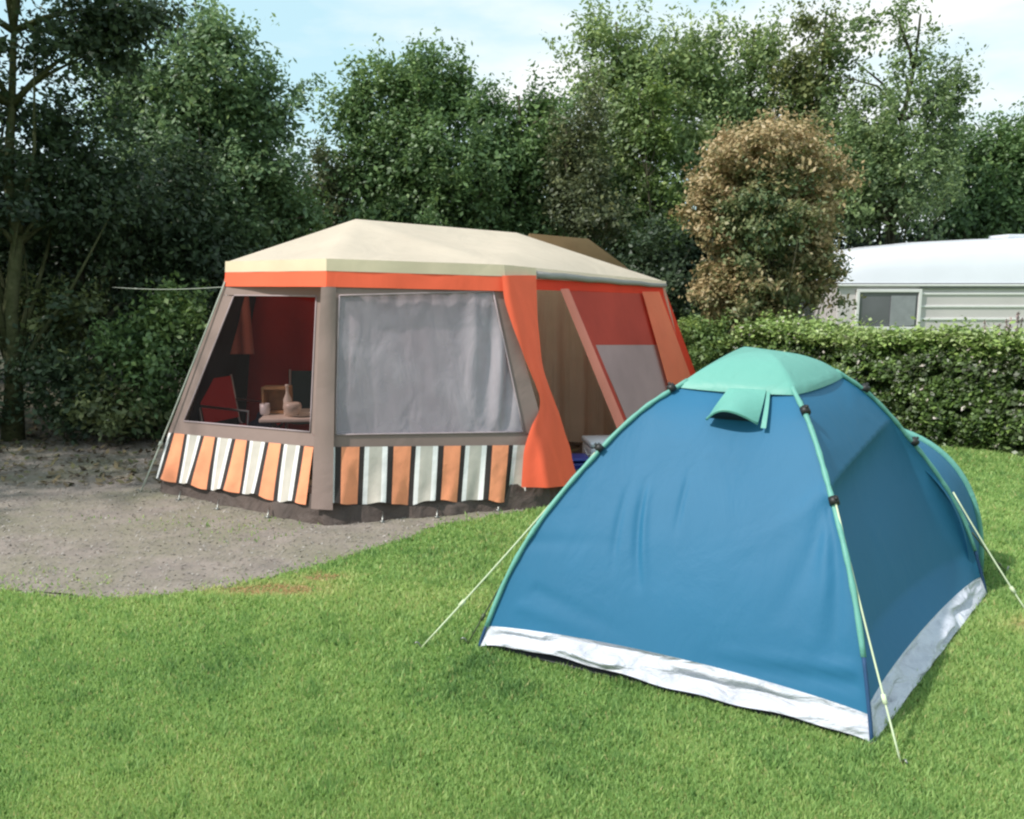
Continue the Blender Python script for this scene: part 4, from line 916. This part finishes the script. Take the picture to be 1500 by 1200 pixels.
def sag_side(u, z):
    zk = .86+.14*u
    v = -.02*EN(u)**.8*math.sin(math.pi*cl(z/1.3))
    if z < zk: v -= .13*(1-math.exp(-(zk-z)/.06))*EN(u)**.55*cl(z/.25)
    for a, b, am, wd in (((.01, .84), (.14, .40), -.012, .022), ((.01, .84), (.22, .30), .010, .025), ((.01, .80), (.09, .24), .012, .018), ((.0, .3), (.3, .2), -.006, .02), ((.5, .75), (.55, .3), .005, .03)):
        v += seg(u, z, a, b, am, wd)
    return v
def sag_back(u, z): return -.03*EN(u)*math.sin(math.pi*cl(z/1.3))
SAG = [sag_front, sag_side, sag_back, sag_back]
sB = s_of_z(BOT)
SBT = [s_of_z(BOT+.075*i/40) for i in range(41)]
def sBu(k, u): return SBT[int(round(40*(EN(u)**.8*(.85 if k == 0 else .15))))] if k < 2 else sB
def sBu(k, u, _f=sBu): 
    if k > 1: return sB
    x = 40*(EN(u)**.8)*(.6 if k == 0 else .05); i = int(x); return SBT[i]+(SBT[min(i+1, 40)]-SBT[i])*(x-i)
for k in range(4):
    n, m = (190, 110) if k < 2 else (30, 30); vs = []
    for j in range(m+1):
        for i in range(n+1):
            s = .02+(sBu(k, i/n)-.02)*(j/m)**.8
            vs.append(dome(k, i/n, s, 0, SAG[k])[0])
    fs = [(j*(n+1)+i, j*(n+1)+i+1, (j+1)*(n+1)+i+1, (j+1)*(n+1)+i) for j in range(m) for i in range(n)]
    link('fly_panel', mesh(vs, fs), m_bluef, BT)
# white ground band, wavy, lifting off the grass in the middle
def whiteband(k, lift, seed):
    n, m = 120, 14; vs = []; r = random.Random(seed); a, b = COR[k], COR[(k+1) % 4]
    hn = ((a-TC)+(b-TC)); hn.z = 0; hn.normalize(); ph = r.uniform(0, 6)
    for j in range(m+1):
        t = j/m
        for i in range(n+1):
            u = i/n; top, _ = dome(k, u, sBu(k, u), 0, SAG[k]); bot = a.lerp(b, u)+hn*.0; e = EN(u)**.5
            bot.z = .008+lift*e*(1+.35*math.sin(u*6.5+ph)) if k == 0 else .008+lift*e
            p = top.lerp(bot, t)
            fold = (.026*math.sin(u*9+t*6+ph)+.016*math.sin(u*19-t*7)+.007*math.sin(u*47+t*3))*e*math.sin(math.pi*min(1, t*1.0))
            mid = math.exp(-((u-.42-.30*t)/.10)**2)*.06*math.sin(math.pi*t) if k == 0 else 0
            p = p+hn*(fold-mid+.012*t)+Vector((0, 0, .004*math.sin(u*33)*t))
            vs.append(p)
    fs = [(j*(n+1)+i, j*(n+1)+i+1, (j+1)*(n+1)+i+1, (j+1)*(n+1)+i) for j in range(m) for i in range(n)]
    link('ground_band', mesh(vs, fs), m_white, BT)
whiteband(0, .045, 1); whiteband(1, .014, 2); whiteband(2, .01, 3); whiteband(3, .01, 4)
# floor
mb = MB(); mb.add([TC+(q-TC)*.985+Vector((0, 0, .01)) for q in COR], [(0, 1, 2, 3)]); mb.build('floor', plain('grey floor', (.12, .12, .13, 1)), BT, smooth=False)
# mint roof cap
vs = []; CS = .30
mb = MB()
for k in range(4):
    n, m = 24, 12; vs = []
    for j in range(m+1):
        for i in range(n+1):
            u = i/n; s = CS*(1+.02*math.sin(u*math.pi))*j/m; p, nr = dome(k, u, max(s, .0), .017+.006*4*u*(1-u)*j/m); vs.append(p)
    # hanging lip
    for i in range(n+1):
        u = i/n; p, nr = dome(k, u, CS*(1+.02*math.sin(u*math.pi))+.012, .016); vs.append(p-Vector((0, 0, .012)))
    mb.add(vs, [(j*(n+1)+i, j*(n+1)+i+1, (j+1)*(n+1)+i+1, (j+1)*(n+1)+i) for j in range(m+1) for i in range(n)])
mb.build('roof_cap', m_mint, BT, weld=.0008)
# pole sleeves, poles, clips
def polept(k, s, off=.012):
    d_ = (COR[k]-TC); p = TC+d_*s; p.z = zprof(s)+zadd(k, 0, s)
    sl_ = (zprof(max(0, s-.01))-zprof(min(1, s+.01)))/.02; nn = (d_.normalized()*sl_+Vector((0, 0, d_.length))).normalized()
    return p+nn*off, nn
send = [.975, s_of_z(.30), .93, .97]
for k in range(4):
    mb = MB(); S = [CS-.02+(send[k]-CS+.02)*i/40 for i in range(41)]
    r_ = [.0112+.0012*math.sin(i*1.7)+.0006*math.sin(i*4.1) for i in range(41)]
    mb.tube([polept(k, s, .010)[0] for s in S], r_, 10); mb.build('pole_sleeve', m_mint, BT)
    # flat seam flange beside the sleeve
    S = [send[k]+(1-send[k])*i/8 for i in range(9)]
    mb = MB(); mb.tube([polept(k, s, .012)[0] for s in S], .008, 8); mb.build('pole', m_navy, BT)
for k, s in ((0, .335), (0, .585), (1, .40), (1, .655), (2, .40), (2, .62)):
    p, nn = polept(k, s, .02); d_ = polept(k, s+.02)[0]-polept(k, s-.02)[0]; d_.normalize()
    mb = MB(); mb.tube([p-d_*.016, p+d_*.016], .021, 8); mb.tube([p+nn*.005, p+nn*.03], .007, 6); mb.build('clip', m_blk, BT)
# vent hood on the front
def front_uv(px, py):
    best = None
    r = ray(px, py)
    for i in range(0, 101):
        for j in range(20, 70):
            p, _ = dome(0, i/100, j/100, 0, sag_front); v = p-EYE; e = (v-r*(v.dot(r)/r.dot(r))).length
            if best is None or e < best[0]: best = (e, i/100, j/100)
    return best[1], best[2]
ul, sl0 = front_uv(1038, 621); ur, sr0 = front_uv(1114, 628); utl, _s = front_uv(1068, 577); utr, _s2 = front_uv(1124, 577)
vs = []; n, m = 20, 10
for j in range(m+1):
    t = j/m; s = (CS+.005)+(((sl0+sr0)/2)-CS)*t
    for i in range(n+1):
        u_ = i/n; s_ = (CS+.005)+((sl0*(1-u_)+sr0*u_)-CS)*t; uu = (utl+(ul-utl)*t)*(1-u_)+(utr+(ur-utr)*t)*u_
        p, nr = dome(0, uu, s_, .018+.085*math.sin(math.pi*u_)*t**1.3); vs.append(p)
link('vent_hood', mesh(vs, [(j*(n+1)+i, j*(n+1)+i+1, (j+1)*(n+1)+i+1, (j+1)*(n+1)+i) for j in range(m) for i in range(n)]), m_mint, BT)
mb = MB(); arc = []
for i in range(n+1):
    u_ = i/n; p, nr = dome(0, ul*(1-u_)+ur*u_, (sl0*(1-u_)+sr0*u_), .018+.085*math.sin(math.pi*u_)); arc.append(p)
mb.tube(arc, .006, 6); mb.build('vent_rim', m_mint, BT)
vs = []
for j in range(2):
    for i in range(n+1):
        u_ = i/n; p, nr = dome(0, ul*(1-u_)+ur*u_, (sl0*(1-u_)+sr0*u_)-.012, .004+(.075*math.sin(math.pi*u_))*j); vs.append(p)
link('vent_mesh', mesh(vs, [(i, i+1, n+2+i, n+1+i) for i in range(n)]), m_blk, BT)
vs = []
for j in range(9):
    for i in range(3):
        p, nr = dome(0, utr+.004+(ur+.012-utr)*j/8+.028*i/2*(1), CS+(sr0+.012-CS)*j/8, .012); vs.append(p)
link('vent_tab', mesh(vs, [(j*3+i, j*3+i+1, j*3+i+4, j*3+i+3) for j in range(8) for i in range(2)]), m_mint, BT)
# rear porch with its own hoop
mid = (TR+TF)/2; e1 = (TR-TF).normalized(); e2 = (mid-TC).normalized()
def hoop(t, out, hw, hh):
    a = math.pi*t; x = math.cos(a); z = math.sin(a)
    x = math.copysign(abs(x)**.75, x); z = z**.75
    return mid+e1*(hw*x)+e2*(out*(1-.35*z))+Vector((0, 0, max(hh*z, .004)))
vs = []; n = 40
for j in range(11):
    t = j/10
    for i in range(n+1):
        q = i/n; p = hoop(q, .38, .745, .85)
        inn = hoop(q, .0, .78, .90)-e2*.38*math.sin(math.pi*q)**.75
        b = inn.lerp(p, t)+Vector((0, 0, .03*math.sin(math.pi*t)*math.sin(math.pi*q))); vs.append(b)
link('porch_fly', mesh(vs, [(j*(n+1)+i, j*(n+1)+i+1, (j+1)*(n+1)+i+1, (j+1)*(n+1)+i) for j in range(10) for i in range(n)]), m_bluef, BT)
vs = []
for j in range(7):
    for i in range(n+1):
        p = hoop(i/n, .38, .745, .85); g = mid+e1*(.5*math.cos(math.pi*i/n))+e2*.75+Vector((0, 0, .01)); vs.append(p.lerp(g, j/6))
link('porch_door', mesh(vs, [(j*(n+1)+i, j*(n+1)+i+1, (j+1)*(n+1)+i+1, (j+1)*(n+1)+i) for j in range(6) for i in range(n)]), m_bluef, BT)
mb = MB(); mb.tube([hoop(i/n, .38, .75, .86) for i in range(n+1)], .019, 8); mb.build('porch_sleeve', m_mint, BT)
# mint strip of cloth hanging from the right pole
vs = []
for j in range(15):
    s = .66+.22*j/14; p, nn = polept(2, s, .012)
    for i in range(4): vs.append(p+e2*(.02+.05*i/3*(j/14+.4))+Vector((0, 0, -.008*i)))
link('toggle_flap', mesh(vs, [(j*4+i, j*4+i+1, j*4+i+5, j*4+i+4) for j in range(14) for i in range(3)]), m_mint, BT)
# guy lines
c1, _ = polept(1, .655, .03); guy(BT, [c1, gz(1320, 1120)], .0042, m_line)
c0, _ = polept(0, .66, .02); guy(BT, [polept(0, .60, .02)[0], gz(617, 949)], .0042, m_line)
guy(BT, [polept(0, .80, .02)[0], gz(685, 943)], .004, plain('dark cord', (.06, .08, .04, 1)), sag=0)
guy(BT, [polept(2, .80, .03)[0], gz(1510, 905)], .0042, m_line)
guy(BT, [polept(2, .90, .03)[0], gz(1475, 838)], .0042, plain('olive cord', (.10, .11, .06, 1)))
